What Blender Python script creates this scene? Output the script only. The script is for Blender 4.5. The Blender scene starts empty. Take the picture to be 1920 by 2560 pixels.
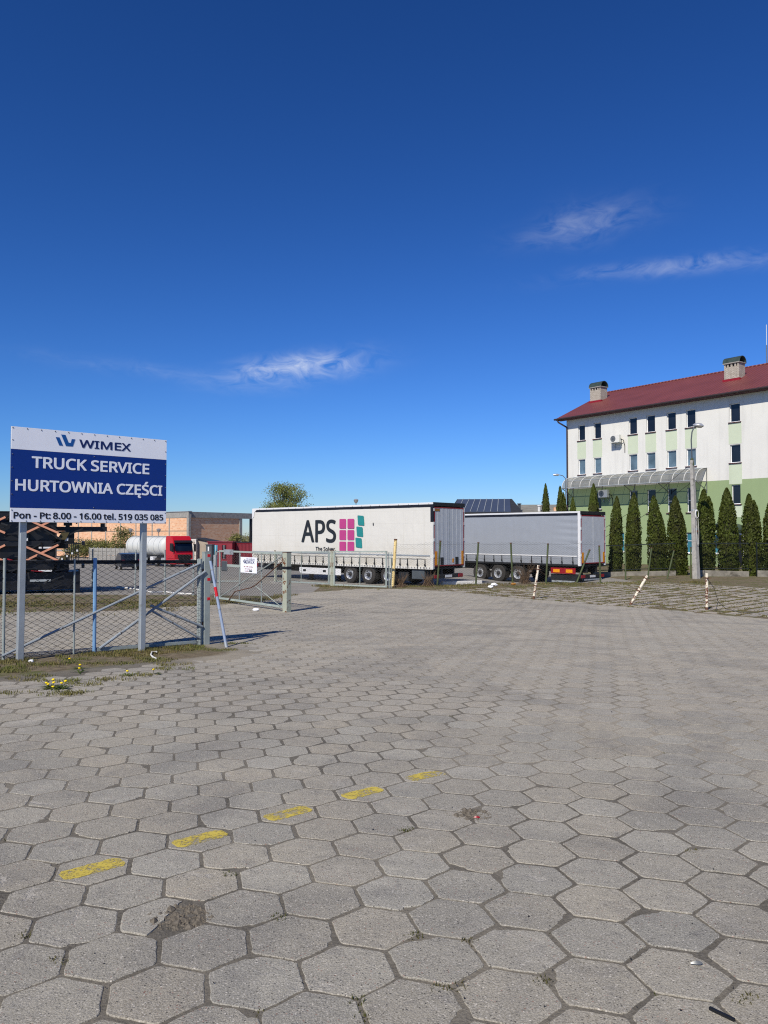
import bpy, bmesh, math, random
from mathutils import Vector, Matrix, Quaternion, noise as mnoise
random.seed(7)
R = math.radians
S = bpy.context.scene
COL = S.collection

# ------------------------------------------------------------------ camera
F = 1923.0                      # focal length in pixels of a 1920 x 2560 frame
PITCH = R(1.64)
EYE = 1.62
cd = bpy.data.cameras.new('camera')
cd.sensor_fit = 'VERTICAL'; cd.sensor_height = 36.0; cd.lens = 36.0 * F / 2560.0
cd.clip_start = 0.05; cd.clip_end = 3000
cam = bpy.data.objects.new('camera', cd); COL.objects.link(cam)
cam.location = (0, 0, EYE); cam.rotation_euler = (R(90) + PITCH, 0, 0)
S.camera = cam

# ------------------------------------------------------------------ light
SUN_EL = R(43)
SUN_H = Vector((-0.45, -0.893)).normalized()          # horizontal direction towards the sun
SUN_DIR = Vector((SUN_H.x * math.cos(SUN_EL), SUN_H.y * math.cos(SUN_EL), math.sin(SUN_EL)))
sl = bpy.data.lights.new('sun', 'SUN'); sl.energy = 4.6; sl.angle = R(0.53); sl.color = (1.0, 0.94, 0.84)
sun = bpy.data.objects.new('sun', sl); COL.objects.link(sun)
sun.rotation_euler = SUN_DIR.to_track_quat('Z', 'Y').to_euler(); sun.location = (-30, -30, 40)

W = bpy.data.worlds.new('World'); S.world = W; W.use_nodes = True
wn = W.node_tree; wn.nodes.clear()
def wnode(t, **k):
    n = wn.nodes.new(t)
    for a, b in k.items(): setattr(n, a, b)
    return n
def wmath(op, a, b=None, clamp=False):
    n = wnode('ShaderNodeMath', operation=op, use_clamp=clamp)
    for i, x in enumerate((a, b)):
        if x is None: continue
        if isinstance(x, (int, float)): n.inputs[i].default_value = x
        else: wn.links.new(x, n.inputs[i])
    return n.outputs[0]
def wdot(v, vec):
    n = wnode('ShaderNodeVectorMath', operation='DOT_PRODUCT')
    wn.links.new(v, n.inputs[0]); n.inputs[1].default_value = vec
    return n.outputs['Value']
sky = wnode('ShaderNodeTexSky', sky_type='NISHITA', sun_disc=False)
sky.sun_elevation = SUN_EL
sky.sun_rotation = math.atan2(SUN_H.x, SUN_H.y) % (2 * math.pi)
sky.altitude = 1500; sky.air_density = 1.3; sky.dust_density = 0.0; sky.ozone_density = 3.0
gma = wnode('ShaderNodeGamma'); gma.inputs['Gamma'].default_value = 1.35      # the camera's deep polarised-looking blue
wn.links.new(sky.outputs[0], gma.inputs['Color'])
gam = wnode('ShaderNodeVectorMath', operation='MULTIPLY'); gam.inputs[1].default_value = (0.168, 0.297, 0.525)
wn.links.new(gma.outputs[0], gam.inputs[0])
sepk = wnode('ShaderNodeSeparateXYZ'); wn.links.new(gam.outputs[0], sepk.inputs[0])
gam = wnode('ShaderNodeCombineXYZ'); wn.links.new(wmath('POWER', sepk.outputs[0], 1.15), gam.inputs[0])
wn.links.new(sepk.outputs[1], gam.inputs[1]); wn.links.new(sepk.outputs[2], gam.inputs[2])
tc = wnode('ShaderNodeTexCoord'); DIRV = tc.outputs['Generated']

def pix_dir(px, py):
    x = (px - 960) / F; u = -(py - 1280) / F
    return Vector((x, math.cos(PITCH) - u * math.sin(PITCH), math.sin(PITCH) + u * math.cos(PITCH)))

nv = wnode('ShaderNodeVectorMath', operation='MULTIPLY'); wn.links.new(DIRV, nv.inputs[0]); nv.inputs[1].default_value = (24, 24, 58)
CN1 = wnode('ShaderNodeTexNoise'); CN1.inputs['Scale'].default_value = 1.0; CN1.inputs['Detail'].default_value = 7
CN1.inputs['Roughness'].default_value = 0.6; CN1.inputs['Distortion'].default_value = 1.0
wn.links.new(nv.outputs[0], CN1.inputs['Vector'])
CN2 = wnode('ShaderNodeTexNoise'); CN2.inputs['Scale'].default_value = 0.3; CN2.inputs['Detail'].default_value = 1
wn.links.new(nv.outputs[0], CN2.inputs['Vector'])
CTEX = wmath('MULTIPLY', wmath('SUBTRACT', CN1.outputs['Fac'], 0.36), 3.0, clamp=True)
CWOB = wmath('SUBTRACT', CN2.outputs['Fac'], 0.5)
def wisp(centre, along, length, height, amount):
    c = centre.normalized(); a = (along - along.dot(c) * c).normalized(); b = c.cross(a)
    if b.z < 0: b = -b
    u = wdot(DIRV, a / length); v = wdot(DIRV, b / height); w = wdot(DIRV, c)
    vs = wmath('ADD', v, wmath('MULTIPLY', CWOB, 2.4))
    g = wmath('ADD', wmath('MULTIPLY', u, u), wmath('MULTIPLY', vs, vs))
    m = wmath('EXPONENT', wmath('MULTIPLY', g, -1.0))
    m = wmath('MULTIPLY', m, wmath('GREATER_THAN', w, 0.3))
    return wmath('MULTIPLY', m, amount)
wl = []
def W2(p0, p1, h, am):
    d0, d1 = pix_dir(*p0).normalized(), pix_dir(*p1).normalized()
    wl.append(wisp((d0 + d1) * 0.5, d1 - d0, (d1 - d0).length * 0.5, h, am))
W2((610, 940), (880, 905), 0.015, 0.68)
W2((100, 890), (620, 962), 0.009, 0.07)
W2((1330, 585), (1590, 530), 0.018, 0.2)
W2((1480, 690), (1960, 640), 0.009, 0.24)
for k in range(4):                                     # the same thin cirrus goes on round the sky
    az = R(80 + 65 * k); el = R(14 + 7 * (k % 3))
    c = Vector((math.sin(az) * math.cos(el), math.cos(az) * math.cos(el), math.sin(el)))
    wl.append(wisp(c, Vector((math.cos(az), -math.sin(az), 0.1)), 0.13, 0.02, 0.5))
tot = wl[0]
for x in wl[1:]: tot = wmath('ADD', tot, x)
tot = wmath('MINIMUM', wmath('MULTIPLY', tot, CTEX), 0.85)
mix = wnode('ShaderNodeMix', data_type='RGBA')
wn.links.new(tot, mix.inputs[0]); wn.links.new(gam.outputs[0], mix.inputs[6]); mix.inputs[7].default_value = (8.2, 8.6, 9.2, 1)
bg = wnode('ShaderNodeBackground'); bg.inputs['Strength'].default_value = 0.1
wn.links.new(mix.outputs[2], bg.inputs['Color'])
W.cycles.sampling_method = 'MANUAL'; W.cycles.sample_map_resolution = 256
wo = wnode('ShaderNodeOutputWorld'); wn.links.new(bg.outputs[0], wo.inputs['Surface'])

S.view_settings.view_transform = 'Standard'; S.view_settings.look = 'None'
S.cycles.use_denoising = False; S.cycles.filter_width = 1.15
S.view_settings.exposure = 0.1; S.view_settings.gamma = 1.0; S.view_settings.use_curve_mapping = False

# ------------------------------------------------------------------ terrain
def lerp_tab(tab, x):
    if x <= tab[0][0]: return tab[0][1]
    for (a, b), (c, d) in zip(tab, tab[1:]):
        if x <= c: return b + (d - b) * (x - a) / (c - a)
    return tab[-1][1]
def sstep(a, b, x):
    t = min(1, max(0, (x - a) / (b - a))); return t * t * (3 - 2 * t)
BASE = [(-30, 0.86), (0, 0), (22, -.63), (33, -.66), (38, -.70), (46, -.95), (70, -1.45), (92, -2.0), (140, -2.5), (2000, -3.0)]
RIGHT = [(-30, 0.86), (0, 0), (22, -.63), (33, -.66), (50, -.86), (75, -1.0), (2000, -2.0)]
FENCEY = [(-40, 52), (-14, 40), (-8.3, 36.3), (0.39, 33.2), (4.2, 35.2), (10.4, 36.6), (20, 38.5), (60, 44)]
def fence_y(x): return lerp_tab(FENCEY, x)
def hgt(x, y):
    wr = sstep(9, 15, x) * sstep(33, 38, y)
    z1 = lerp_tab(BASE, y)
    d = y - fence_y(x)
    z1 -= 0.28 * sstep(0.3, 2.4, d)
    wl = (1 - sstep(4.5, 7.5, x)) * sstep(-15, -10, x) * sstep(36, 37.3, y) * (1 - sstep(47.5, 58, y)) * sstep(.3, 2.4, d)
    z1 = z1 * (1 - wl) - .955 * wl                      # level hardstanding under the white trailer
    z2 = lerp_tab(RIGHT, y)
    z = z1 * (1 - wr) + z2 * wr
    return z - 0.0084 * max(-12, min(12, x)) * (1 - sstep(25, 40, y))
def G(px, py):
    """ground point seen at a pixel of the photograph"""
    d = pix_dir(px, py); t = 1.0
    for i in range(60000):
        p = Vector((0, 0, EYE)) + d * t
        if p.z <= hgt(p.x, p.y): return p
        t += 0.02
    return p
def at(px, py, Y):
    d = pix_dir(px, py); return Vector((0, 0, EYE)) + d * (Y / d.y)
def gz(x, y, dz=0.0): return Vector((x, y, hgt(x, y) + dz))

# ------------------------------------------------------------------ materials
def lin(c):
    return tuple((x / 255 / 12.92) if x / 255 <= 0.04045 else ((x / 255 + 0.055) / 1.055) ** 2.4 for x in c)
class NT:
    def __init__(s, name):
        s.m = bpy.data.materials.new(name); s.m.use_nodes = True; s.t = s.m.node_tree
        s.b = s.t.nodes['Principled BSDF']; s.out = s.t.nodes['Material Output']
        s.geo = s.t.nodes.new('ShaderNodeNewGeometry'); s.pos = s.geo.outputs['Position']
        s.tc = s.t.nodes.new('ShaderNodeTexCoord'); s.obj = s.tc.outputs['Object']
    def n(s, t, **k):
        x = s.t.nodes.new(t)
        for a, b in k.items(): setattr(x, a, b)
        return x
    def L(s, a, b): s.t.links.new(a, b)
    def inp(s, node, i, x):
        if x is None: return
        if hasattr(x, 'links') or isinstance(x, bpy.types.NodeSocket): s.L(x, node.inputs[i])
        elif isinstance(x, tuple) and len(x) == 3 and node.inputs[i].type == 'RGBA': node.inputs[i].default_value = (*x, 1)
        else: node.inputs[i].default_value = x
    def math(s, op, a, b=None, clamp=False):
        x = s.n('ShaderNodeMath', operation=op, use_clamp=clamp); s.inp(x, 0, a); s.inp(x, 1, b); return x.outputs[0]
    def noise(s, scale, detail=4, rough=.55, vec=None, dist=0.0):
        x = s.n('ShaderNodeTexNoise'); x.inputs['Scale'].default_value = scale; x.inputs['Detail'].default_value = detail
        x.inputs['Roughness'].default_value = rough; x.inputs['Distortion'].default_value = dist
        s.L(vec or s.pos, x.inputs['Vector']); return x.outputs['Fac']
    def voro(s, scale, feature='F1', vec=None, out='Distance'):
        x = s.n('ShaderNodeTexVoronoi', feature=feature); x.inputs['Scale'].default_value = scale
        s.L(vec or s.pos, x.inputs['Vector']); return x.outputs[out]
    def ramp(s, f, a, b):
        x = s.n('ShaderNodeMapRange'); x.inputs[1].default_value = a; x.inputs[2].default_value = b; s.L(f, x.inputs[0]); return x.outputs[0]
    def mix(s, f, a, b, mode='MIX'):
        x = s.n('ShaderNodeMix', data_type='RGBA', blend_type=mode); s.inp(x, 0, f); s.inp(x, 6, a); s.inp(x, 7, b); return x.outputs[2]
    def scalev(s, v):
        x = s.n('ShaderNodeVectorMath', operation='MULTIPLY'); s.L(s.pos, x.inputs[0]); x.inputs[1].default_value = v; return x.outputs[0]
    def bump(s, h, strength, dist):
        x = s.n('ShaderNodeBump'); x.inputs['Strength'].default_value = strength; x.inputs['Distance'].default_value = dist
        s.L(h, x.inputs['Height']); s.L(x.outputs[0], s.b.inputs['Normal'])
    def done(s, col=None, rough=None, metal=None, spec=None):
        s.inp(s.b, 'Base Color', col); s.inp(s.b, 'Roughness', rough); s.inp(s.b, 'Metallic', metal)
        if spec is not None: s.b.inputs['Specular IOR Level'].default_value = spec
        return s.m

def simple(name, c, rough=.6, metal=0.0, var=.12, scale=6, bump=0.0, spec=.4, dirt=None, dirt_amt=.0, vec='obj'):
    m = NT(name); v = m.obj if vec == 'obj' else m.pos
    c = lin(c); f = m.ramp(m.noise(scale, 6, .6, v), .3, .7)
    col = m.mix(f, tuple(x * (1 - var) for x in c), tuple(min(1, x * (1 + var)) for x in c))
    if dirt:
        g = m.ramp(m.noise(scale * .6, 8, .7, v, .4), .62 - dirt_amt, .72 - dirt_amt * .6)
        g = m.math('MULTIPLY', g, 1.0, True)
        col = m.mix(g, col, lin(dirt))
    r = m.math('ADD', m.math('MULTIPLY', f, .12), rough - .06)
    if bump: m.bump(m.noise(scale * 8, 5, .6, v), bump, .01)
    return m.done(col, r, metal, spec)

def make_concrete(name, src, base=(180, 174, 155), fine=True, var=1.35):
    """weathered concrete; src 'obj' takes the piece's own tint from the object, 'attr' from the mesh"""
    m = NT(name)
    if src == 'obj':
        rnd = m.n('ShaderNodeObjectInfo').outputs['Random']
    else:
        rnd = m.geo.outputs['Random Per Island']
    c = lin(base)
    lo = tuple(x * (1 - .20 * var) for x in c); hi = tuple(x * (1 + .13 * var) for x in c); warm = (c[0] * 1.12, c[1] * 1.02, c[2] * .88)
    col = m.mix(rnd, lo, hi)
    rb = m.math('FRACT', m.math('MULTIPLY', rnd, 7.31))
    col = m.mix(m.math('MULTIPLY', rb, .6 * var), col, warm)
    big = m.ramp(m.noise(.8, 5, .6), .35, .65)
    col = m.mix(m.math('MULTIPLY', big, .46), col, tuple(x * .74 for x in c))
    dust = m.math('MULTIPLY', m.ramp(m.noise(1.7, 8, .7, None, .6), .55, .66), m.ramp(m.noise(.3, 4, .6), .42, .58), True)
    col = m.mix(m.math('MULTIPLY', dust, .75), col, lin((208, 200, 182)))
    stain = m.ramp(m.noise(4.1, 5, .6, m.scalev((1, 1, 0)), 1.2), .58, .70)
    col = m.mix(m.math('MULTIPLY', stain, .5), col, lin((104, 98, 91)))
    oil = m.ramp(m.noise(.62, 7, .68, None, .9), .48, .64)
    col = m.mix(m.math('MULTIPLY', oil, .55), col, lin((100, 96, 88)))
    mott = m.ramp(m.noise(11, 6, .7, None, .4), .35, .68)
    col = m.mix(m.math('MULTIPLY', mott, .30), col, lin((112, 108, 99)))
    spall = m.math('MULTIPLY', m.ramp(m.noise(4.5, 7, .72, None, .5), .58, .64), m.ramp(m.noise(.7, 3), .45, .58), True)
    col = m.mix(m.math('MULTIPLY', spall, .7), col, lin((196, 188, 172)))
    if fine:
        gr = m.noise(170, 3, .7)
        col = m.mix(m.ramp(gr, .30, .70), m.mix(.6, col, (0.02, .02, .02)), m.mix(.30, col, (.75, .72, .66)))
        v = m.n('ShaderNodeTexVoronoi'); v.inputs['Scale'].default_value = 85; m.L(m.pos, v.inputs['Vector'])
        sp = m.math('LESS_THAN', v.outputs['Distance'], .30)
        sepc = m.n('ShaderNodeSeparateColor'); m.L(v.outputs['Color'], sepc.inputs[0])
        dark = m.math('MULTIPLY', sp, m.math('GREATER_THAN', sepc.outputs[0], .78))
        lite = m.math('MULTIPLY', sp, m.math('GREATER_THAN', sepc.outputs[1], .82))
        red = m.math('MULTIPLY', sp, m.math('GREATER_THAN', sepc.outputs[2], .95))
        col = m.mix(m.math('MULTIPLY', dark, .75), col, lin((62, 60, 58)))
        col = m.mix(m.math('MULTIPLY', lite, .55), col, lin((222, 214, 200)))
        col = m.mix(m.math('MULTIPLY', red, .6), col, lin((142, 96, 82)))
        h = m.math('ADD', m.math('ADD', m.noise(120, 4, .7), m.math('MULTIPLY', m.noise(22, 4, .6), .9)), m.math('MULTIPLY', spall, -.5))
        m.bump(h, .75, .008)
    return m.done(col, .92, 0, .2)

M = {}
M['tile'] = make_concrete('hex_tile_concrete', 'obj')
M['tile_far'] = make_concrete('hex_tile_concrete_far', 'attr', (188, 180, 160), True, .9)
M['slab'] = make_concrete('grid_slab_concrete', 'obj', (182, 172, 156))
M['slab_far'] = make_concrete('grid_slab_concrete_far', 'attr', (182, 172, 156))
M['dirt'] = simple('crumbled_dirt', (104, 97, 86), .95, 0, .35, 60, .3, .1, None, 0, 'pos')
M['concrete'] = simple('grey_concrete', (150, 147, 140), .9, 0, .2, 3, .4, .2, (108, 104, 98), .05)
M['plinth'] = simple('dirty_plinth_concrete', (128, 123, 112), .95, 0, .3, 3, .5, .1, (84, 80, 70), .1, 'pos')
M['pole_concrete'] = simple('pole_concrete', (168, 164, 156), .9, 0, .18, 5, .5, .2, (118, 114, 106), .08)

def make_ground():
    m = NT('ground_surface')
    a = m.n('ShaderNodeVertexColor', layer_name='zone'); sp = m.n('ShaderNodeSeparateColor'); m.L(a.outputs[0], sp.inputs[0])
    n1 = m.noise(1.6, 7, .62, None, .5); n2 = m.noise(9, 6, .65); n3 = m.noise(70, 4, .7)
    soil = m.mix(m.ramp(n2, .3, .7), lin((84, 74, 58)), lin((132, 120, 98)))
    soil = m.mix(m.ramp(n1, .5, .62), soil, lin((88, 92, 52)))
    asph = m.mix(m.ramp(n1, .3, .7), lin((124, 120, 112)), lin((150, 145, 135)))
    asph = m.mix(m.ramp(n3, .3, .7), m.mix(.3, asph, (.03, .03, .03)), m.mix(.2, asph, (.6, .57, .52)))
    joint = m.mix(m.ramp(n2, .35, .65), lin((84, 79, 69)), lin((114, 107, 94)))
    joint = m.mix(m.ramp(n3, .25, .75), m.mix(.55, joint, (.01, .01, .01)), m.mix(.15, joint, (.6, .57, .5)))
    dusty = m.ramp(m.noise(.45, 4, .6), .42, .62)
    dz = m.math('ADD', m.math('MULTIPLY', dusty, .45), m.math('MULTIPLY', sp.outputs[2], m.ramp(m.noise(1.9, 6, .65), .15, .5)), True)
    joint = m.mix(dz, joint, lin((150, 142, 126)))
    oil = m.ramp(m.noise(.62, 7, .68, None, .9), .48, .64)
    joint = m.mix(m.math('MULTIPLY', oil, .35), joint, lin((84, 80, 73)))
    def mask(s, w=.5):
        x = m.math('ADD', s, m.math('MULTIPLY', m.math('SUBTRACT', n1, .5), w)); return m.ramp(x, .42, .58)
    col = m.mix(mask(sp.outputs[0]), soil, asph)
    col = m.mix(mask(sp.outputs[1], .2), col, joint)
    m.bump(m.math('ADD', n3, m.math('MULTIPLY', n2, .8)), .7, .012)
    return m.done(col, .95, 0, .15)
M['ground'] = make_ground()

def make_white_stucco(name, c, streak=.5):
    m = NT(name); c = lin(c)
    f = m.ramp(m.noise(.5, 6, .6), .3, .7)
    col = m.mix(f, tuple(x * .93 for x in c), c)
    st = m.ramp(m.noise(1.0, 5, .6, m.scalev((2.2, 2.2, .18))), .5, .75)
    col = m.mix(m.math('MULTIPLY', st, streak), col, tuple(x * .72 for x in c))
    m.bump(m.noise(40, 3, .6), .3, .01)
    return m.done(col, .9, 0, .2)
M['wall_white'] = make_white_stucco('white_stucco', (222, 220, 211))
M['wall_green'] = make_white_stucco('green_stucco', (148, 166, 122), .2)
M['wall_pale'] = make_white_stucco('pale_green_stucco', (200, 209, 182), .2)
M['white'] = simple('white_paint', (216, 216, 214), .35, 0, .04, 4, 0, .5)
M['white_dirty'] = simple('white_paint_dirty', (206, 204, 196), .45, 0, .08, 5, 0, .4, (150, 140, 122), .02)
M['pvc'] = simple('white_window_frame', (236, 236, 234), .35, 0, .03, 5)
M['black'] = simple('black_paint', (26, 27, 29), .5, 0, .3, 6, 0, .4)
M['black_rail'] = simple('black_vinyl', (24, 25, 32), .45, 0, .2, 3)
M['chassis'] = simple('chassis_black', (30, 32, 34), .55, 0, .35, 4, 0, .4, (66, 62, 56), .02)
M['stackblack'] = simple('chassis_stack_black', (17, 17, 19), .42, 0, .35, 4, 0, .5)
M['rubber'] = simple('tyre_rubber', (54, 52, 50), .85, 0, .2, 8, .3, .2, (92, 86, 78), .0)
M['rim'] = simple('steel_rim', (188, 190, 192), .35, .6, .12, 10, 0, .5, (110, 104, 98), .0)
M['hub'] = simple('wheel_hub_dark', (48, 46, 46), .6, .2, .3, 12)
M['sign_white'] = simple('sign_white', (241, 242, 246), .38, 0, .03, 2, 0, .5, (206, 204, 198), -.04)
M['sign_blue'] = simple('sign_blue', (4, 46, 126), .34, 0, .06, 2, 0, .5)
M['letter_white'] = simple('letter_white', (238, 240, 244), .4, 0, .02, 2)
M['letter_navy'] = simple('letter_navy', (22, 38, 92), .4, 0, .05, 2)
M['letter_black'] = simple('letter_black', (28, 28, 38), .4, 0, .05, 2)
M['logo_blue'] = simple('logo_blue', (24, 84, 152), .4, 0, .1, 5)
M['galv'] = simple('galvanised_post', (166, 172, 174), .5, .35, .10, 4, .1, .5, (120, 122, 120), .03)
M['screw'] = simple('screw_dark', (92, 94, 100), .4, .6, .1, 9)
def make_wire(name, c1, c2):
    m = NT(name); f = m.ramp(m.noise(9, 4), .4, .6)
    return m.done(m.mix(f, lin(c1), lin(c2)), .45, .55, .5)
M['wire'] = make_wire('galvanised_wire', (40, 43, 50), (24, 26, 30))
M['wire_dark'] = make_wire('dark_green_wire', (52, 58, 52), (38, 42, 40))
M['wire_old'] = make_wire('old_wire', (112, 112, 104), (84, 80, 72))
def make_paint_rust(name, c, rust=.05, rustc=(104, 62, 38), sc=7, rough=.6):
    m = NT(name)
    f = m.ramp(m.noise(3, 4, .6, m.obj), .3, .7); c = lin(c)
    col = m.mix(f, tuple(x * .85 for x in c), tuple(min(1, x * 1.1) for x in c))
    k = m.noise(sc, 8, .68, m.obj, .3)
    r = m.ramp(k, .66 - rust, .70 - rust)
    rc = m.mix(m.noise(sc * 5, 4, .6, m.obj), lin(rustc), tuple(x * .45 for x in lin(rustc)))
    col = m.mix(m.math('MULTIPLY', r, 1.0, True), col, rc)
    m.bump(k, .3, .01)
    return m.done(col, rough, 0, .35)
M['gate_green'] = make_paint_rust('pale_green_gate_paint', (156, 166, 158), .05)
M['gate_grey'] = make_paint_rust('grey_green_gate_paint', (146, 154, 150), .04, (84, 70, 58))
M['brace'] = make_paint_rust('bluish_grey_brace_paint', (138, 146, 152), .06, (70, 58, 50))
M['post_blue'] = make_paint_rust('blue_post_paint', (116, 156, 194), .05, (74, 48, 40), 5)
M['pole_lblue'] = make_paint_rust('pale_blue_pole_paint', (142, 156, 178), .03, (96, 86, 80), 6)
M['post_yellow'] = make_paint_rust('cream_yellow_post_paint', (226, 200, 138), .06)
M['post_green'] = make_paint_rust('faded_green_post_paint', (76, 86, 54), .10, (82, 66, 46), 5)
M['bollard'] = make_paint_rust('rusty_cream_bollard_paint', (226, 216, 192), .16, (112, 58, 34), 9)
M['rust'] = make_paint_rust('rusty_steel', (98, 66, 48), .10, (70, 44, 32), 6)
M['gate_post'] = make_paint_rust('gate_post_paint', (164, 168, 150), .12, (122, 76, 44), 4)
M['red'] = simple('red_paint', (196, 28, 40), .4, 0, .08, 4)
M['red_dark'] = simple('dark_red_tape', (140, 26, 36), .4, 0, .1, 6)
M['orange'] = simple('orange_reflector', (224, 146, 26), .35, 0, .15, 30)
M['cab_red'] = simple('truck_red_paint', (186, 24, 38), .25, 0, .05, 2, 0, .6)
M['glass'] = None
def make_glass(name, c, rough=.06):
    m = NT(name); f = m.ramp(m.noise(.9, 3, .5), .3, .7); c = lin(c)
    return m.done(m.mix(f, tuple(x * .6 for x in c), tuple(x * 1.4 for x in c)), rough, 0, .5)
M['glass'] = make_glass('window_glass', (24, 28, 36))
M['glass_light'] = make_glass('pale_reflection_window_glass', (92, 112, 124), .12)  # reflected sky and curtains put into one paler pane colour
M['glass_teal'] = make_glass('teal_window_glass', (58, 122, 140))
M['glass_dark'] = make_glass('windscreen_glass', (18, 26, 36))
M['tank'] = simple('white_tank_paint', (206, 206, 198), .35, 0, .06, 1.5, 0, .5, (176, 164, 140), -.02)
M['hut_red'] = simple('dark_red_hut', (128, 38, 48), .55, 0, .12, 2)
M['roof_felt'] = simple('black_roof_felt', (42, 44, 48), .8, 0, .2, 3)
M['plaster'] = simple('drab_plaster', (168, 156, 138), .9, 0, .15, 2)
M['rust_white'] = make_paint_rust('rusty_white_container_paint', (222, 216, 204), .10, (140, 88, 56), 2.0)
M['cabinet'] = simple('dark_grey_cabinet', (74, 80, 84), .5, 0, .1, 4)
M['pink_brace'] = make_paint_rust('faded_orange_brace_paint', (210, 148, 118), .02, (120, 60, 40), 4)
M['olive'] = simple('olive_mudguard', (70, 62, 34), .6, 0, .2, 4)
M['car'] = simple('dark_blue_car_paint', (30, 36, 48), .2, .2, .1, 2, 0, .7)
M['lamp'] = simple('lamp_grey', (120, 122, 120), .4, .4, .1, 5)
M['cable'] = simple('black_cable', (36, 36, 36), .6)
M['hose'] = simple('white_plastic_hose', (220, 218, 210), .5, 0, .1, 6)
M['paper'] = simple('white_litter', (226, 226, 226), .6)
M['bark'] = simple('bark', (92, 82, 68), .9, 0, .25, 6, .5, .2)
M['ac'] = simple('air_conditioner_casing', (220, 218, 208), .5, 0, .06, 5)
M['magenta'] = simple('magenta_print', (176, 62, 122), .5, 0, .06, 3)
M['teal'] = simple('teal_print', (38, 128, 126), .5, 0, .06, 3)
M['print_black'] = simple('black_print', (34, 38, 42), .5, 0, .1, 3)
M['door_grey'] = simple('grey_trailer_door', (192, 195, 196), .45, 0, .06, 3, 0, .5)
M['label_plate'] = simple('brown_orange_label', (150, 104, 40), .5, 0, .1, 10)
M['gutter'] = simple('dark_brown_gutter', (56, 44, 44), .5, 0, .1, 4)
M['soffit'] = simple('brown_soffit', (78, 44, 46), .7)
M['cap_green'] = simple('dark_green_chimney_cowl', (54, 66, 60), .5, 0, .2, 4)
M['mirror_steel'] = simple('bright_steel', (206, 206, 204), .3, .6, .1, 8)

def make_curtain(name, c, dirty, lines=True):
    m = NT(name); c = lin(c)
    f = m.ramp(m.noise(.7, 6, .6, m.obj), .3, .7)
    col = m.mix(f, tuple(x * .95 for x in c), c)
    sep = m.n('ShaderNodeSeparateXYZ'); m.L(m.obj, sep.inputs[0])
    low = m.ramp(sep.outputs[2], 2.4, 1.1)
    g = m.math('MULTIPLY', m.math('MULTIPLY', low, .55, True), m.ramp(m.noise(1.3, 7, .65, m.obj), .3, .7), True)
    col = m.mix(g, col, lin(dirty))
    stv = m.n('ShaderNodeVectorMath', operation='MULTIPLY'); m.L(m.obj, stv.inputs[0]); stv.inputs[1].default_value = (5, 1, .25)
    st = m.ramp(m.noise(1.0, 5, .6, stv.outputs[0]), .56, .76)
    col = m.mix(m.math('MULTIPLY', st, .22), col, lin(dirty))
    if lines:
        bx = m.math('ABSOLUTE', m.math('SUBTRACT', m.math('FRACT', m.math('DIVIDE', sep.outputs[0], .62)), .5))
        bz = m.math('ABSOLUTE', m.math('SUBTRACT', m.math('FRACT', m.math('DIVIDE', sep.outputs[2], .62)), .5))
        ln = m.math('MAXIMUM', m.math('GREATER_THAN', bx, .485), m.math('GREATER_THAN', bz, .485))
        col = m.mix(m.math('MULTIPLY', ln, .10), col, lin((120, 112, 96)))
    m.bump(m.noise(3.0, 3, .5, m.obj), .25, .03)
    return m.done(col, .5, 0, .4)
M['curtain_white'] = make_curtain('white_tarpaulin', (212, 209, 199), (170, 160, 136))
M['curtain_grey'] = make_curtain('grey_tarpaulin', (148, 153, 159), (122, 124, 126), False)

def make_roof():
    m = NT('red_metal_roof'); sep = m.n('ShaderNodeSeparateXYZ'); m.L(m.obj, sep.inputs[0])
    c = lin((116, 62, 58))
    f = m.ramp(m.noise(.5, 6, .6, m.obj), .3, .7)
    col = m.mix(f, tuple(x * .85 for x in c), tuple(x * 1.12 for x in c))
    col = m.mix(m.math('MULTIPLY', m.ramp(m.noise(3, 6, .7, m.obj), .58, .75), .4), col, lin((128, 78, 74)))
    w = m.math('SINE', m.math('MULTIPLY', sep.outputs[0], 2 * math.pi / .35))
    ln = m.math('GREATER_THAN', w, .93)
    col = m.mix(m.math('MULTIPLY', ln, .5), col, tuple(x * .45 for x in c))
    m.bump(w, .6, .04)
    return m.done(col, .5, 0, .4)
M['roof'] = make_roof()
def make_bricks(name, c1, c2, cm, w, h, mort):
    m = NT(name); b = m.n('ShaderNodeTexBrick')
    sep = m.n('ShaderNodeSeparateXYZ'); m.L(m.obj, sep.inputs[0]); cb = m.n('ShaderNodeCombineXYZ')
    m.L(m.math('ADD', sep.outputs[0], sep.outputs[1]), cb.inputs[0]); m.L(sep.outputs[2], cb.inputs[1])
    m.L(cb.outputs[0], b.inputs['Vector'])
    b.inputs['Color1'].default_value = (*lin(c1), 1); b.inputs['Color2'].default_value = (*lin(c2), 1); b.inputs['Mortar'].default_value = (*lin(cm), 1)
    b.inputs['Scale'].default_value = 1; b.inputs['Brick Width'].default_value = w; b.inputs['Row Height'].default_value = h; b.inputs['Mortar Size'].default_value = mort
    col = m.mix(m.math('MULTIPLY', m.ramp(m.noise(1.1, 7, .7, m.obj), .45, .7), .45), b.outputs[0], lin(c2))
    m.bump(b.outputs['Fac'], -.3, .02)
    return m.done(col, .9, 0, .2)
M['brick_clay'] = make_bricks('hollow_clay_blocks', (230, 186, 148), (212, 156, 116), (216, 192, 166), .5, .25, .02)
M['brick_cream'] = make_bricks('cream_chimney_brick', (196, 188, 174), (176, 166, 150), (116, 108, 98), .26, .085, .014)

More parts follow.
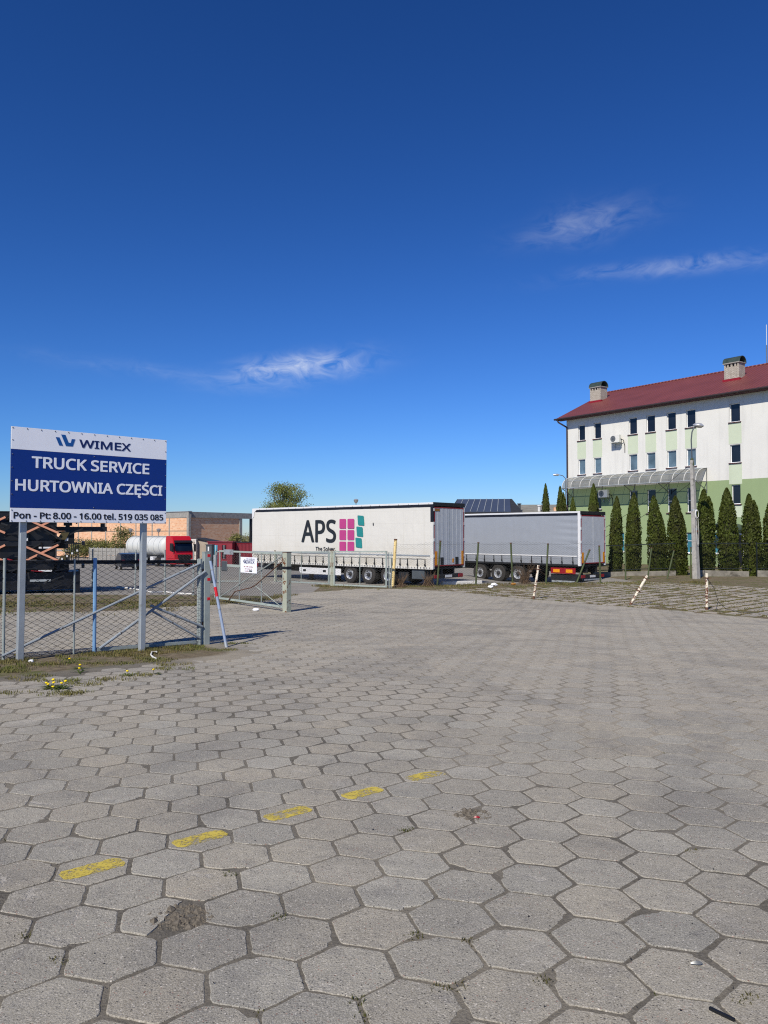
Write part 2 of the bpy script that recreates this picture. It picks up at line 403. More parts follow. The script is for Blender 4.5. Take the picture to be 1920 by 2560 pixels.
def make_leaf(name, cs, trans=.25):
    m = NT(name); r = m.geo.outputs['Random Per Island']
    col = m.mix(r, lin(cs[0]), lin(cs[1]))
    col = m.mix(m.ramp(m.noise(.9, 3), .4, .65), col, lin(cs[2]))
    m.done(col, .6, 0, .25)
    tr = m.n('ShaderNodeBsdfTranslucent'); m.L(col, tr.inputs[0])
    mx = m.n('ShaderNodeMixShader'); mx.inputs[0].default_value = trans
    m.L(m.b.outputs[0], mx.inputs[1]); m.L(tr.outputs[0], mx.inputs[2]); m.L(mx.outputs[0], m.out.inputs[0])
    return m.m
M['thuja'] = make_leaf('thuja_sprays', ((66, 78, 26), (92, 102, 40), (74, 78, 34)), .2)
M['thuja_core'] = simple('thuja_dark_core', (40, 42, 20), .9, 0, .3, 8)  # dark fill colour for the shaded inside of the crown
M['grass'] = make_leaf('grass_blades', ((92, 100, 46), (122, 124, 66), (132, 118, 76)), .3)
M['grass_dry'] = make_leaf('dry_grass_blades', ((112, 104, 62), (146, 130, 88), (98, 96, 54)), .3)
M['weed'] = make_leaf('green_weed_leaves', ((62, 84, 30), (84, 104, 40), (92, 92, 46)), .3)
M['moss'] = make_leaf('moss_cushions', ((64, 70, 30), (84, 86, 42), (92, 84, 50)), .2)
M['leaves_spring'] = make_leaf('young_spring_leaves', ((132, 142, 72), (104, 116, 56), (150, 150, 84)), .35)
M['leaves_bush'] = make_leaf('bush_leaves', ((120, 124, 70), (90, 98, 52), (148, 140, 84)), .3)
M['twig'] = simple('dry_brown_twigs', (104, 84, 64), .9)
M['dandelion'] = simple('dandelion_yellow', (240, 206, 20), .7)

def make_poly(name):
    m = NT(name); c = lin((150, 152, 146))
    m.done(m.mix(m.ramp(m.noise(1.4, 6, .6), .35, .7), tuple(x * .7 for x in c), c), .32, 0, .5)
    t = m.n('ShaderNodeBsdfTransparent'); mx = m.n('ShaderNodeMixShader'); mx.inputs[0].default_value = .48
    m.L(m.b.outputs[0], mx.inputs[1]); m.L(t.outputs[0], mx.inputs[2]); m.L(mx.outputs[0], m.out.inputs[0]); return m.m
M['polycarb'] = make_poly('weathered_polycarbonate')
def make_road_paint():
    m = NT('worn_yellow_road_paint'); c = lin((212, 190, 84))
    k = m.noise(60, 6, .75); k2 = m.noise(9, 4, .6)
    wear = m.math('ADD', m.math('MULTIPLY', k, .6), m.math('MULTIPLY', k2, .4))
    m.done(m.mix(m.ramp(k, .3, .7), tuple(x * .72 for x in c), c), .8, 0, .3)
    t = m.n('ShaderNodeBsdfTransparent'); mx = m.n('ShaderNodeMixShader')
    m.L(m.ramp(wear, .47, .56), mx.inputs[0])
    m.L(m.b.outputs[0], mx.inputs[1]); m.L(t.outputs[0], mx.inputs[2]); m.L(mx.outputs[0], m.out.inputs[0]); return m.m
M['road_paint'] = make_road_paint()
def make_solar():
    m = NT('solar_panel_glass'); c = lin((74, 82, 98))
    return m.done(m.mix(m.ramp(m.noise(.4, 3), .3, .7), tuple(x * .8 for x in c), c), .25, .1, .6)
M['solar'] = make_solar()
M['roof_grey'] = simple('old_grey_sheet_roof', (128, 126, 116), .8, 0, .2, 1.2)

# ------------------------------------------------------------------ mesh helpers
class MB:
    def __init__(s): s.v = []; s.f = []
    def add(s, vs, fs):
        o = len(s.v); s.v += [tuple(v) for v in vs]; s.f += [tuple(i + o for i in f) for f in fs]; return s
    def box(s, c, d, rot=None):
        x, y, z = d[0] / 2, d[1] / 2, d[2] / 2
        vs = [Vector(p) for p in ((-x, -y, -z), (x, -y, -z), (x, y, -z), (-x, y, -z), (-x, -y, z), (x, -y, z), (x, y, z), (-x, y, z))]
        if rot is not None: vs = [rot @ v for v in vs]
        c = Vector(c)
        return s.add([v + c for v in vs], [(0, 3, 2, 1), (4, 5, 6, 7), (0, 1, 5, 4), (1, 2, 6, 5), (2, 3, 7, 6), (3, 0, 4, 7)])
    def b(s, x0, x1, y0, y1, z0, z1):
        return s.box(((x0 + x1) / 2, (y0 + y1) / 2, (z0 + z1) / 2), (abs(x1 - x0), abs(y1 - y0), abs(z1 - z0)))
    def bar(s, p0, p1, w, h=None, up=(0, 0, 1)):
        p0, p1 = Vector(p0), Vector(p1); d = p1 - p0; L = d.length; d.normalize(); u = Vector(up)
        if abs(d.dot(u)) > .98: u = Vector((1, 0, 0))
        a = d.cross(u).normalized(); u = a.cross(d)
        return s.box((p0 + p1) / 2, (L, w, h or w), Matrix((d, a, u)).transposed())
    def cyl(s, p0, p1, r0, r1=None, n=8, caps=True):
        p0, p1 = Vector(p0), Vector(p1); r1 = r0 if r1 is None else r1
        d = (p1 - p0).normalized(); u = Vector((0, 0, 1)) if abs(d.z) < .95 else Vector((1, 0, 0))
        a = d.cross(u).normalized(); c = d.cross(a)
        vs = []
        for p, r in ((p0, r0), (p1, r1)):
            for k in range(n):
                t = 2 * math.pi * k / n; vs.append(p + a * (math.cos(t) * r) + c * (math.sin(t) * r))
        fs = [(k, (k + 1) % n, n + (k + 1) % n, n + k) for k in range(n)]
        if caps: fs += [tuple(range(n - 1, -1, -1)), tuple(range(n, 2 * n))]
        return s.add(vs, fs)
    def tube(s, pts, r, n=5, caps=True, taper=None):
        pts = [Vector(p) for p in pts]; rings = []; prev = None
        for i, p in enumerate(pts):
            d = (pts[min(i + 1, len(pts) - 1)] - pts[max(i - 1, 0)])
            if d.length < 1e-9: d = Vector((0, 0, 1))
            d.normalize()
            if prev is None:
                u = Vector((0, 0, 1)) if abs(d.z) < .9 else Vector((1, 0, 0)); a = d.cross(u).normalized()
            else: a = (prev - d * prev.dot(d)).normalized()
            prev = a; c = d.cross(a); rr = r if taper is None else r * (1 + (taper - 1) * i / (len(pts) - 1))
            rings.append([p + a * (math.cos(2 * math.pi * k / n) * rr) + c * (math.sin(2 * math.pi * k / n) * rr) for k in range(n)])
        return s.loft(rings, caps)
    def loft(s, rings, caps=True, closed=True):
        n = len(rings[0]); vs = [v for r in rings for v in r]; fs = []
        for i in range(len(rings) - 1):
            for k in range(n if closed else n - 1):
                a, b = i * n + k, i * n + (k + 1) % n; fs.append((a, b, b + n, a + n))
        if caps: fs += [tuple(range(n - 1, -1, -1)), tuple(range((len(rings) - 1) * n, len(rings) * n))]
        return s.add(vs, fs)
    def lathe(s, prof, n=24, axis='y', c=(0, 0, 0), caps=False):
        """prof: (along, radius) pairs about the axis through c"""
        c = Vector(c); rings = []
        for a, r in prof:
            ring = []
            for k in range(n):
                t = 2 * math.pi * k / n; p, q = math.cos(t) * r, math.sin(t) * r
                ring.append(c + Vector({'y': (p, a, q), 'z': (p, q, a), 'x': (a, p, q)}[axis]))
            rings.append(ring)
        return s.loft(rings, caps)
    def prism(s, poly, d0, d1, plane='xz'):
        """poly in a plane, extruded along the third axis from d0 to d1"""
        def P(a, b, d): return {'xz': (a, d, b), 'yz': (d, a, b), 'xy': (a, b, d)}[plane]
        n = len(poly); vs = [P(a, b, d0) for a, b in poly] + [P(a, b, d1) for a, b in poly]
        return s.add(vs, [tuple(range(n)), tuple(range(2 * n - 1, n - 1, -1))] + [(k, n + k, n + (k + 1) % n, (k + 1) % n) for k in range(n)])
    def mesh(s, name):
        me = bpy.data.meshes.new(name); me.from_pydata(s.v, [], s.f); me.update(); return me
    def build(s, name, mat, parent=None, smooth=False, bev=0, seg=1, fix=True):
        me = s.mesh(name)
        if fix or bev:
            bm = bmesh.new(); bm.from_mesh(me)
            if bev:
                bmesh.ops.remove_doubles(bm, verts=bm.verts, dist=1e-5)
                es = [e for e in bm.edges if len(e.link_faces) == 2 and e.calc_face_angle(0) > .5]
                bmesh.ops.bevel(bm, geom=es, offset=bev, segments=seg, affect='EDGES', clamp_overlap=True)
            bmesh.ops.recalc_face_normals(bm, faces=bm.faces); bm.to_mesh(me); bm.free()
        return put(name, me, mat, parent, smooth)
def put(name, me, mat, parent=None, smooth=False):
    if isinstance(mat, str): mat = M[mat]
    if not me.materials: me.materials.append(mat)
    if smooth:
        for p in me.polygons: p.use_smooth = True
        try: me.set_sharp_from_angle(angle=R(38))
        except Exception: pass
    o = bpy.data.objects.new(name, me); COL.objects.link(o)
    if parent is not None: o.parent = parent
    return o
def thing(name, label, cat, loc=(0, 0, 0), rz=0.0, group=None):
    o = bpy.data.objects.new(name, None); COL.objects.link(o); o.empty_display_size = .3
    o.location = loc; o.rotation_euler = (0, 0, rz); o['label'] = label; o['category'] = cat
    if group: o['group'] = group
    return o
def tag(o, label, cat, group=None):
    o['label'] = label; o['category'] = cat
    if group: o['group'] = group
    return o
def struct(o, label=None):
    o['kind'] = 'structure'
    if label: o['label'] = label
    return o
def children(o): return [x for x in bpy.data.objects if x.parent == o]
def copy_tree(o, loc, rz=None, label=None, scale=None, kids=None):
    c = o.copy(); COL.objects.link(c); c.location = loc
    if rz is not None: c.rotation_euler = (0, 0, rz)
    if scale: c.scale = scale
    if label: c['label'] = label
    for ch in (kids if kids is not None else children(o)):
        d = ch.copy(); COL.objects.link(d); d.parent = c
        for g in children(ch):
            e = g.copy(); COL.objects.link(e); e.parent = d
    return c
def inst(me, name, parent, loc, rot=(0, 0, 0), scale=None):
    o = bpy.data.objects.new(name, me); COL.objects.link(o); o.parent = parent; o.location = loc; o.rotation_euler = rot
    if scale: o.scale = scale
    return o
import os
FONT = None
try:                                                     # Blender's own bundled sans serif, else its built-in font
    FONT = bpy.data.fonts.load(os.path.join(bpy.utils.system_resource('DATAFILES'), 'fonts', 'NotoSansHebrew-Regular.woff2'))
except Exception: FONT = None
def text_mesh(txt, x0, x1, zb, cap, y, bold=.0, depth=.003, wide=False):
    """flat lettering in the local xz plane facing -y, fitted between x0 and x1 with capital height cap"""
    cu = bpy.data.curves.new('lettering', 'FONT'); cu.body = txt; cu.size = 1; cu.resolution_u = 4; cu.font = FONT or cu.font
    o = bpy.data.objects.new('lettering', cu); COL.objects.link(o)
    dg = bpy.context.evaluated_depsgraph_get(); me = bpy.data.meshes.new_from_object(o.evaluated_get(dg))
    cu2 = bpy.data.curves.new('cap', 'FONT'); cu2.body = 'H'; cu2.size = 1; cu2.font = FONT or cu2.font
    o2 = bpy.data.objects.new('cap', cu2); COL.objects.link(o2)
    dg = bpy.context.evaluated_depsgraph_get(); me2 = bpy.data.meshes.new_from_object(o2.evaluated_get(dg))
    ys = [v.co.y for v in me2.vertices]; h0, h1 = min(ys), max(ys)
    xs = [v.co.x for v in me.vertices]; a, b = min(xs), max(xs)
    vs = [(x0 + (v.co.x - a) / (b - a) * (x1 - x0), y, zb + (v.co.y - h0) / (h1 - h0) * cap) for v in me.vertices]
    fs = [tuple(p.vertices) for p in me.polygons]
    if bold:                                             # heavier weight: the same outline spread sideways and up, in thin layers
        k = bold * cap; base = list(vs); bf = list(fs); vs = []; fs = []
        for q, (dx, dz) in enumerate(((0, 0), (1, 0), (-1, 0), (0, .8), (0, -.8), (.75, .6), (-.75, .6), (.75, -.6), (-.75, -.6), (.5, 0), (-.5, 0))):
            o_ = len(vs); vs += [(a_ + dx * k, b_ - q * .00012, c_ + dz * k) for a_, b_, c_ in base]; fs += [tuple(i_ + o_ for i_ in f_) for f_ in bf]
    for ob in (o, o2): bpy.data.objects.remove(ob)
    bpy.data.curves.remove(cu); bpy.data.curves.remove(cu2); bpy.data.meshes.remove(me2); bpy.data.meshes.remove(me)
    mb = MB(); mb.v = vs; mb.f = fs; m = mb.mesh('lettering')
    bm = bmesh.new(); bm.from_mesh(m)
    r = bmesh.ops.extrude_face_region(bm, geom=list(bm.faces))
    for g in r['geom']:
        if isinstance(g, bmesh.types.BMVert): g.co.y += depth
    bmesh.ops.recalc_face_normals(bm, faces=bm.faces); bm.to_mesh(m); bm.free()
    return m
def rrect(x0, x1, z0, z1, r, n=4):
    pts = []
    for cx, cz, a0 in ((x1 - r, z0 + r, -90), (x1 - r, z1 - r, 0), (x0 + r, z1 - r, 90), (x0 + r, z0 + r, 180)):
        for k in range(n + 1):
            a = R(a0 + 90 * k / n); pts.append((cx + math.cos(a) * r, cz + math.sin(a) * r))
    return pts
def chain_link(mb, P, height, pitch, r, sag=None, skew=0.0):
    """woven diamond wire along a line of (x, y, z) base points (world or local), z at the foot"""
    P = [Vector(p) for p in P]; segs = []; tot = 0
    for a, b in zip(P, P[1:]): L = (b - a).length; segs.append((tot, L, a, b)); tot += L
    def pt(s, h):
        for t0, L, a, b in segs:
            if s <= t0 + L + 1e-6: return a + (b - a) * ((s - t0) / L) + Vector((0, 0, h))
        return b + Vector((0, 0, h))
    nz = int(height / (pitch * .55)); dz = height / nz
    for i in range(int(tot / pitch) + 1):
        s0 = i * pitch; pts = []
        hh = sag(s0) if sag else 1.0
        for k in range(nz + 1):
            if k * dz > height * hh: break
            s = s0 + pitch * (.5 if (k + i) % 2 else -.5) + skew * k * dz
            s = min(max(s, 0), tot); pts.append(pt(s, k * dz))
        if len(pts) > 1: mb.tube(pts, r, 3, False)
    return mb

# ------------------------------------------------------------------ ground and pavements
PAVE_Y = [(-40, 20.5), (-14, 20.5), (-8, 21.6), (-5.6, 24.0), (-4.2, 25.2), (-3.0, 29.5), (-1.0, 32.0), (1.0, 32.0), (3.0, 30.4), (5.2, 27.2), (7.8, 24.5), (9.5, 22.6), (10.6, 20.8), (16, 13.5), (40, 13.5)]
def pave_y(x): return lerp_tab(PAVE_Y, x)
def near_fence_soil(x, y):
    """bare soil and weeds at the foot of the near fence and the sign: 0..1"""
    d = (Vector((x, y)) - Vector((-4.6, 12.35)))
    u = d.x * .725 + d.y * .689; v = d.x * .689 - d.y * .725
    if u < -9 or u > 2.6: return 0
    return sstep(-.9, -.1, v) * (1 - sstep(.7, 1.9 + max(0, -u) * .16, v)) * (1 - sstep(1.4, 2.6, u))
def dusty(x, y):
    n = mnoise.noise(Vector((x * .35, y * .35, 7))) * .6 + mnoise.noise(Vector((x * 1.1, y * 1.1, 2))) * .3
    zone = max(sstep(8, 14, y) * (.55 + .45 * sstep(-3, 0, x)), sstep(4.5, 7.5, y) * sstep(-.2, 2.2, x) * .9)
    return min(1, max(0, zone * (1.0 + n) + .35 * max(0, n)))
def build_ground():
    ys = sorted(set([-30, -15, -6] + [i * .5 for i in range(0, 110)] + [22, 33, 38, 46, 55, 58, 62, 66, 70, 75, 80, 86, 92, 100, 110, 125, 140, 170, 220, 300, 450, 700, 1100, 1800]))
    xs = sorted(set([-1500, -800, -400, -200, -120, -80, -60, -45, -35] + [-30 + i * .5 for i in range(0, 121)] + [35, 45, 60, 80, 120, 200, 400, 800, 1500]))
    vs = [(x, y, hgt(x, y)) for y in ys for x in xs]
    nx = len(xs); fs = [(j * nx + i, j * nx + i + 1, (j + 1) * nx + i + 1, (j + 1) * nx + i) for j in range(len(ys) - 1) for i in range(nx - 1)]
    mb = MB(); mb.v = vs; mb.f = fs; me = mb.mesh('ground')
    ca = me.color_attributes.new('zone', 'FLOAT_COLOR', 'POINT')
    for k, (x, y, z) in enumerate(vs):
        fy = fence_y(x)
        a = sstep(-.2, 1.2, y - (fy + .9))                                   # yard behind the far fence
        if x < -2.6: a = max(a, sstep(27.2, 28.6, y + max(0, -x - 10) * .1))   # yard on the left
        if x > 12: a *= 1 - sstep(12, 14, x)
        p = sstep(.3, -.3, y - pave_y(x))
        p *= 1 - .9 * near_fence_soil(x, y)
        ca.data[k].color = (a, p, dusty(x, y), 1)
    return struct(put('ground', me, M['ground']))
ground = build_ground()

TH = 0.2464; PP = 0.3598; U0, V0 = -4.1500 * PP, 11.1236 * PP
def tile_pos(i, j):
    X = i + j * .5; Y = j * math.sqrt(3) / 2; c, s = math.cos(TH), math.sin(TH)
    x, y = (c * X - s * Y) * PP + U0, (s * X + c * Y) * PP + V0
    k = .045 * sstep(4, 12, y) + .008
    return x + k * mnoise.noise(Vector((x * .45, y * .45, 1))), y + k * mnoise.noise(Vector((x * .45, y * .45, 9)))
def hex_ring(w, sub, jit, rnd, round_=.16):
    Rc = w / math.sqrt(3); cs = [Vector((math.cos(TH + R(30 + 60 * k)) * Rc, math.sin(TH + R(30 + 60 * k)) * Rc)) for k in range(6)]
    ring = []
    for k in range(6):
        a, b = cs[k], cs[(k + 1) % 6]; rr = [rnd.uniform(.6, 1.5) * round_ for _ in range(2)]
        for t in [rr[0] * .5] + [q / (sub + 1) for q in range(1, sub + 1)] + [1 - rr[1] * .5]:
            p = a.lerp(b, t); ring.append(p * (1 + rnd.uniform(-jit, jit * .3)))
    return ring
def tile_mesh(ring, top, depth, chamf, dome=0.0):
    n = len(ring); mb = MB()
    inner = [p * (1 - chamf / .17) for p in ring]
    vs = [(p.x, p.y, -depth) for p in ring] + [(p.x, p.y, top - chamf * .75) for p in ring] + [(p.x, p.y, top) for p in inner]
    fs = [(k, (k + 1) % n, n + (k + 1) % n, n + k) for k in range(n)] + [(n + k, n + (k + 1) % n, 2 * n + (k + 1) % n, 2 * n + k) for k in range(n)] + [tuple(range(2 * n, 3 * n))]
    mb.add(vs, fs); return mb
def frag(ring, keep, rnd, cut):
    """part of a cracked tile: what lies on the keep side of a jagged line"""
    d = Vector((math.cos(keep), math.sin(keep))); out = []
    for p in ring:
        s = p.dot(d)
        if s < cut: p = p - d * (s - cut) * .96 + d * rnd.uniform(-.012, .012)
        out.append(p)
    return out
trnd = random.Random(3)
tiles = []
for i in range(-90, 120):
    for j in range(-30, 95):
        x, y = tile_pos(i, j)
        if y < 1.2 or y > 32.5 or y > pave_y(x): continue
        if abs(x) > max(5.0, .58 * y + 2.5): continue
        tiles.append((i, j, x, y))
pavement = struct(bpy.data.objects.new('pavement', None), 'worn grey concrete hexagon paving of the lot'); COL.objects.link(pavement)
variants = []
for k in range(14):
    ring = hex_ring(.345, 5, .026, trnd, .10)
    if k % 3 == 0: ring = frag(ring, TH + R(30 + 60 * trnd.randrange(6)) + math.pi + trnd.uniform(-.3, .3), trnd, -trnd.uniform(.15, .172))
    me = tile_mesh(ring, .0, .05, .0035).mesh('hex_tile'); me.materials.append(M['tile']); variants.append(me)
def in_view(x, y):
    z = hgt(x, y); yc = y; return abs(x) < .53 * y + .25 and y > 2.0
BROKEN = {(2, -2): 'half', (6, 1): 'chip'}
PAINTED = {(0, 0), (1, 1), (2, 2), (3, 3), (4, 4)}
nearest = sorted([t for t in tiles if in_view(t[2], t[3])], key=lambda t: t[3])[:296]
near_set = {(t[0], t[1]) for t in nearest}
far = MB()
for (i, j, x, y) in tiles:
    soil = near_fence_soil(x, y)
    z = hgt(x, y)
    if soil > .75 and trnd.random() < .55: continue                      # swallowed by soil at the fence
    sink = -.012 * soil - 0
    dus = dusty(x, y); nr = 1 - sstep(3.5, 7, y); dz = .0012 + .0026 * nr + trnd.uniform(-.0004, .0008 + .001 * nr) + sink
    tl = .002 + .003 * nr; tilt = (trnd.uniform(-tl, tl) - 0.0287 * (y < 22), trnd.uniform(-tl, tl) + .0084)
    rz = trnd.uniform(-.02, .02) + R(60) * trnd.randrange(6)
    ox, oy = trnd.uniform(-.004, .004), trnd.uniform(-.004, .004)
    if (i, j) in near_set:
        br = BROKEN.get((i, j))
        if br in ('half', 'chip'):
            ring = hex_ring(.345, 3, .02, trnd)
            me = tile_mesh(frag(ring, R(170) if br == 'half' else R(-20), trnd, -.015 if br == 'half' else -.11), 0, .05, .006).mesh('hex_tile'); me.materials.append(M['tile'])
            o = inst(me, 'hex_tile', pavement, (x, y, z + dz), (tilt[0], tilt[1], 0))
            if br == 'half': o['label'] = 'broken hexagon tile, half of it crumbled away'
            continue
        o = inst(trnd.choice(variants), 'hex_tile', pavement, (x + ox, y + oy, z + dz), (tilt[0], tilt[1], rz)); o.rotation_mode = 'ZXY'
        if (i, j) in PAINTED:
            o.rotation_euler = (tilt[0], tilt[1], 0)
            a = TH + R(30) - R(3); hl, hw = .158, .064
            prnd = random.Random(i * 7 + 1); ring = []
            for t in [q / 14 for q in range(15)]: ring.append((-hl + 2 * hl * t, -hw * (1 if .05 < t < .95 else .55) + prnd.uniform(-.005, .005)))
            for t in [q / 14 for q in range(14, -1, -1)]: ring.append((-hl + 2 * hl * t, hw * (1 if .05 < t < .95 else .55) + prnd.uniform(-.005, .005)))
            if (i, j) == (4, 4): ring = [(px, py + (-.05 if px > .05 else 0) * (px - .05) * 6) for px, py in ring]
            ca, sa = math.cos(a), math.sin(a); ring = [Vector((px * ca - py * sa, px * sa + py * ca)) for px, py in ring]
            n = len(ring); mb = MB()
            mb.add([(p.x, p.y, .0012) for p in ring] + [(p.x, p.y, .003) for p in ring], [tuple(range(n, 2 * n))] + [(k, (k + 1) % n, n + (k + 1) % n, n + k) for k in range(n)])
            pm = mb.build('paint_dash', 'road_paint', o); pm['label'] = 'worn yellow painted dash on a hexagon tile'
    else:
        ring = hex_ring(.341 - .009 * (1 - dus) * sstep(4, 6, y), 2 if y < 12 else 0, .024, trnd, .13)
        n = len(ring); c, s = math.cos(rz * 0 + trnd.uniform(-.02, .02)), math.sin(trnd.uniform(-.02, .02))
        vs = []
        for p in ring: vs.append((x + ox + p.x, y + oy + p.y, z + dz - .012 + p.y * tilt[0] - p.x * tilt[1]))
        for p in ring:
            q = p * .975; vs.append((x + ox + q.x, y + oy + q.y, z + dz + q.y * tilt[0] - q.x * tilt[1]))
        far.add(vs, [(k, (k + 1) % n, n + (k + 1) % n, n + k) for k in range(n)] + [tuple(range(n, 2 * n))])
fo = far.build('hex_tile_field', 'tile_far', pavement, fix=False); fo['kind'] = 'stuff'

# rubble and dirt where tiles have broken away
def rubble(x, y, r, n, seed):
    q = random.Random(seed); m = MB()
    for k in range(n):
        a = q.uniform(0, 6.283); d = r * math.sqrt(q.random()); px, py = x + math.cos(a) * d, y + math.sin(a) * d * .8; s_ = q.uniform(.003, .012) * (1 + 1.6 * (q.random() < .1)); z = hgt(px, py) + s_ * .1
        vs = [(px + s_ * q.uniform(.6, 1.2) * math.cos(t), py + s_ * q.uniform(.6, 1.2) * math.sin(t), z) for t in (0, 1.3, 2.5, 3.8, 5.1)]
        m.add(vs + [(px + s_ * q.uniform(-.3, .3), py + s_ * q.uniform(-.3, .3), z + s_ * q.uniform(.4, .9))], [(0, 1, 5), (1, 2, 5), (2, 3, 5), (3, 4, 5), (4, 0, 5)])
    return m
for (i, j), dx, r, n in (((2, -2), .08, .15, 300), ((6, 1), -.14, .12, 240)):
    x, y = tile_pos(i, j); o = rubble(x + dx, y, r, n, i).build('rubble', 'dirt', pavement, fix=False); o['kind'] = 'stuff'
# grid paving with weeds on the right
grid = struct(bpy.data.objects.new('grid_paving', None), 'weedy square concrete slab paving behind the rusty posts'); COL.objects.link(grid)
gt = Vector((.69, -.724)).normalized(); gn = Vector((-gt.y, gt.x))
slabs = []
g0 = Vector((5.3, 27.2))
for a in range(-12, 40):
    for b in range(0, 22):
        p = g0 + gt * (a * .56) + gn * (b * .56 + .3 + (.0 if a % 2 else .12))
        if p.y < pave_y(p.x) + .15 or p.y > fence_y(p.x) + (2.5 if p.x > 10 else -2.6) or p.x > .56 * p.y + 1.2: continue
        if p.x > 10 and p.y > 39.5: continue
        slabs.append(p)
slabs.sort(key=lambda p: p.length)
sv = []
for k in range(5):
    mb = MB(); q = random.Random(k); pts = []
    for (a, b) in ((-1, -1), (0, -1), (1, -1), (1, 0), (1, 1), (0, 1), (-1, 1), (-1, 0)):
        pts.append(Vector((a * .212 + q.uniform(-.015, .015), b * .212 + q.uniform(-.015, .015))))
    n = 8
    mb.add([(p.x, p.y, -.05) for p in pts] + [(p.x, p.y, -.006) for p in pts] + [(p.x * .95, p.y * .95, 0) for p in pts], [(i, (i + 1) % n, n + (i + 1) % n, n + i) for i in range(n)] + [(n + i, n + (i + 1) % n, 2 * n + (i + 1) % n, 2 * n + i) for i in range(n)] + [tuple(range(16, 24))])
    me = mb.mesh('paving_slab'); me.materials.append(M['slab']); sv.append(me)
ga = math.atan2(gt.y, gt.x); rest = MB()
for k, p in enumerate(slabs):
    if trnd.random() < .08: continue
    z = hgt(p.x, p.y) + .012 + trnd.uniform(-.012, .006); tx, ty = trnd.uniform(-.02, .02), trnd.uniform(-.02, .02)
    if k < 290: inst(trnd.choice(sv), 'paving_slab', grid, (p.x, p.y, z), (tx, ty, ga + trnd.uniform(-.03, .03)))
    else:
        rest.box((p.x, p.y, z - .03), (.425, .425, .06), Matrix.Rotation(ga, 3, 'Z'))
if rest.v:
    ro = rest.build('paving_slab_field', 'slab_far', grid); ro['kind'] = 'stuff'

# ------------------------------------------------------------------ vegetation on the ground
def blades(mb, p, n, spread, h, rnd, wid=.006, lean=.5):
    for k in range(n):
        a = rnd.uniform(0, 6.283); r = spread * math.sqrt(rnd.random()); x, y = p[0] + math.cos(a) * r, p[1] + math.sin(a) * r
        z = hgt(x, y) - .004; b = rnd.uniform(0, 6.283); hh = h * rnd.uniform(.5, 1.25); l = hh * rnd.uniform(0, lean)
        w = wid * rnd.uniform(.7, 1.3); dx, dy = math.cos(b), math.sin(b)
        q = (x + dx * l * .35, y + dy * l * .35, z + hh * .6)
        mb.add([(x - dy * w, y + dx * w, z), (x + dy * w, y - dx * w, z), (q[0] + dy * w * .7, q[1] - dx * w * .7, q[2]), (q[0] - dy * w * .7, q[1] + dx * w * .7, q[2]), (x + dx * l, y + dy * l, z + hh)], [(0, 1, 2, 3), (3, 2, 4)])
grnd = random.Random(11)
near_grass = MB(); near_dry = MB()
def fz(u, v): return (-4.6 + .725 * u + .689 * v, 12.35 + .689 * u - .725 * v)     # u along the near fence, v towards the camera
for k in range(1000):
    u = grnd.uniform(-4.2, 1.9); v = abs(grnd.gauss(0, .72)) - .25
    x, y = fz(u, v)
    if v > .5 + max(0, -u) * .34: continue
    if mnoise.noise(Vector((x * 1.3, y * 1.3, 0))) < -.12: continue
    tgt = near_grass if grnd.random() < .62 else near_dry
    blades(tgt, (x, y), grnd.randrange(10, 26), grnd.uniform(.05, .16), grnd.uniform(.025, .06), grnd, .0045, .9)
for (px, py) in [(160, 1735), (205, 1712), (150, 1702), (100, 1690), (40, 1680), (285, 1700), (300, 1625), (350, 1640), (370, 1648), (330, 1690), (380, 1655), (430, 1662), (300, 1660), (15, 1735), (440, 1672), (215, 1735), (60, 1700), (240, 1660), (180, 1650), (300, 1640), (395, 1650), (465, 1625), (560, 1625), (590, 1610)]:
    p = G(px, py)
    for q in range(7):
        blades(near_grass, (p.x + grnd.uniform(-.22, .22), p.y + grnd.uniform(-.1, .1)), 26, .11, .035, grnd, .005, 1.0)
near_grass.build('grass_clumps', 'grass', fix=False); near_dry.build('dry_grass_clumps', 'grass_dry', fix=False)
for nm, lb in (('grass_clumps', 'short green weeds at the foot of the near fence and sign'), ('dry_grass_clumps', 'dry brownish grass at the foot of the near fence')):
    o = bpy.data.objects[nm]; o['kind'] = 'stuff'; o['label'] = lb; o['category'] = 'grass'
# weeds in joints of the foreground
jw = MB()
for (px, py) in [(1035, 2343), (1175, 2360), (1145, 2472), (895, 2510), (905, 2552), (1355, 2455), (1890, 2500), (1855, 2505), (700, 2300), (575, 2190), (1010, 2080), (1020, 2075), (1730, 2130), (60, 2340), (150, 2405), (1100, 2478)]:
    p = G(px, py); blades(jw, (p.x, p.y), 34, .04, .017, grnd, .003, 1.1)
for k in range(240):
    i, j, x, y = grnd.choice(tiles); a = TH + R(30 + 60 * grnd.randrange(6)); x += math.cos(a) * .206; y += math.sin(a) * .206
    if y < 14: blades(jw, (x, y), grnd.randrange(4, 14), .025, .012, grnd, .003, 1.0)
o = jw.build('joint_weeds', 'moss', fix=False); o['kind'] = 'stuff'; o['label'] = 'tiny weeds and moss in the paving joints'; o['category'] = 'weeds'
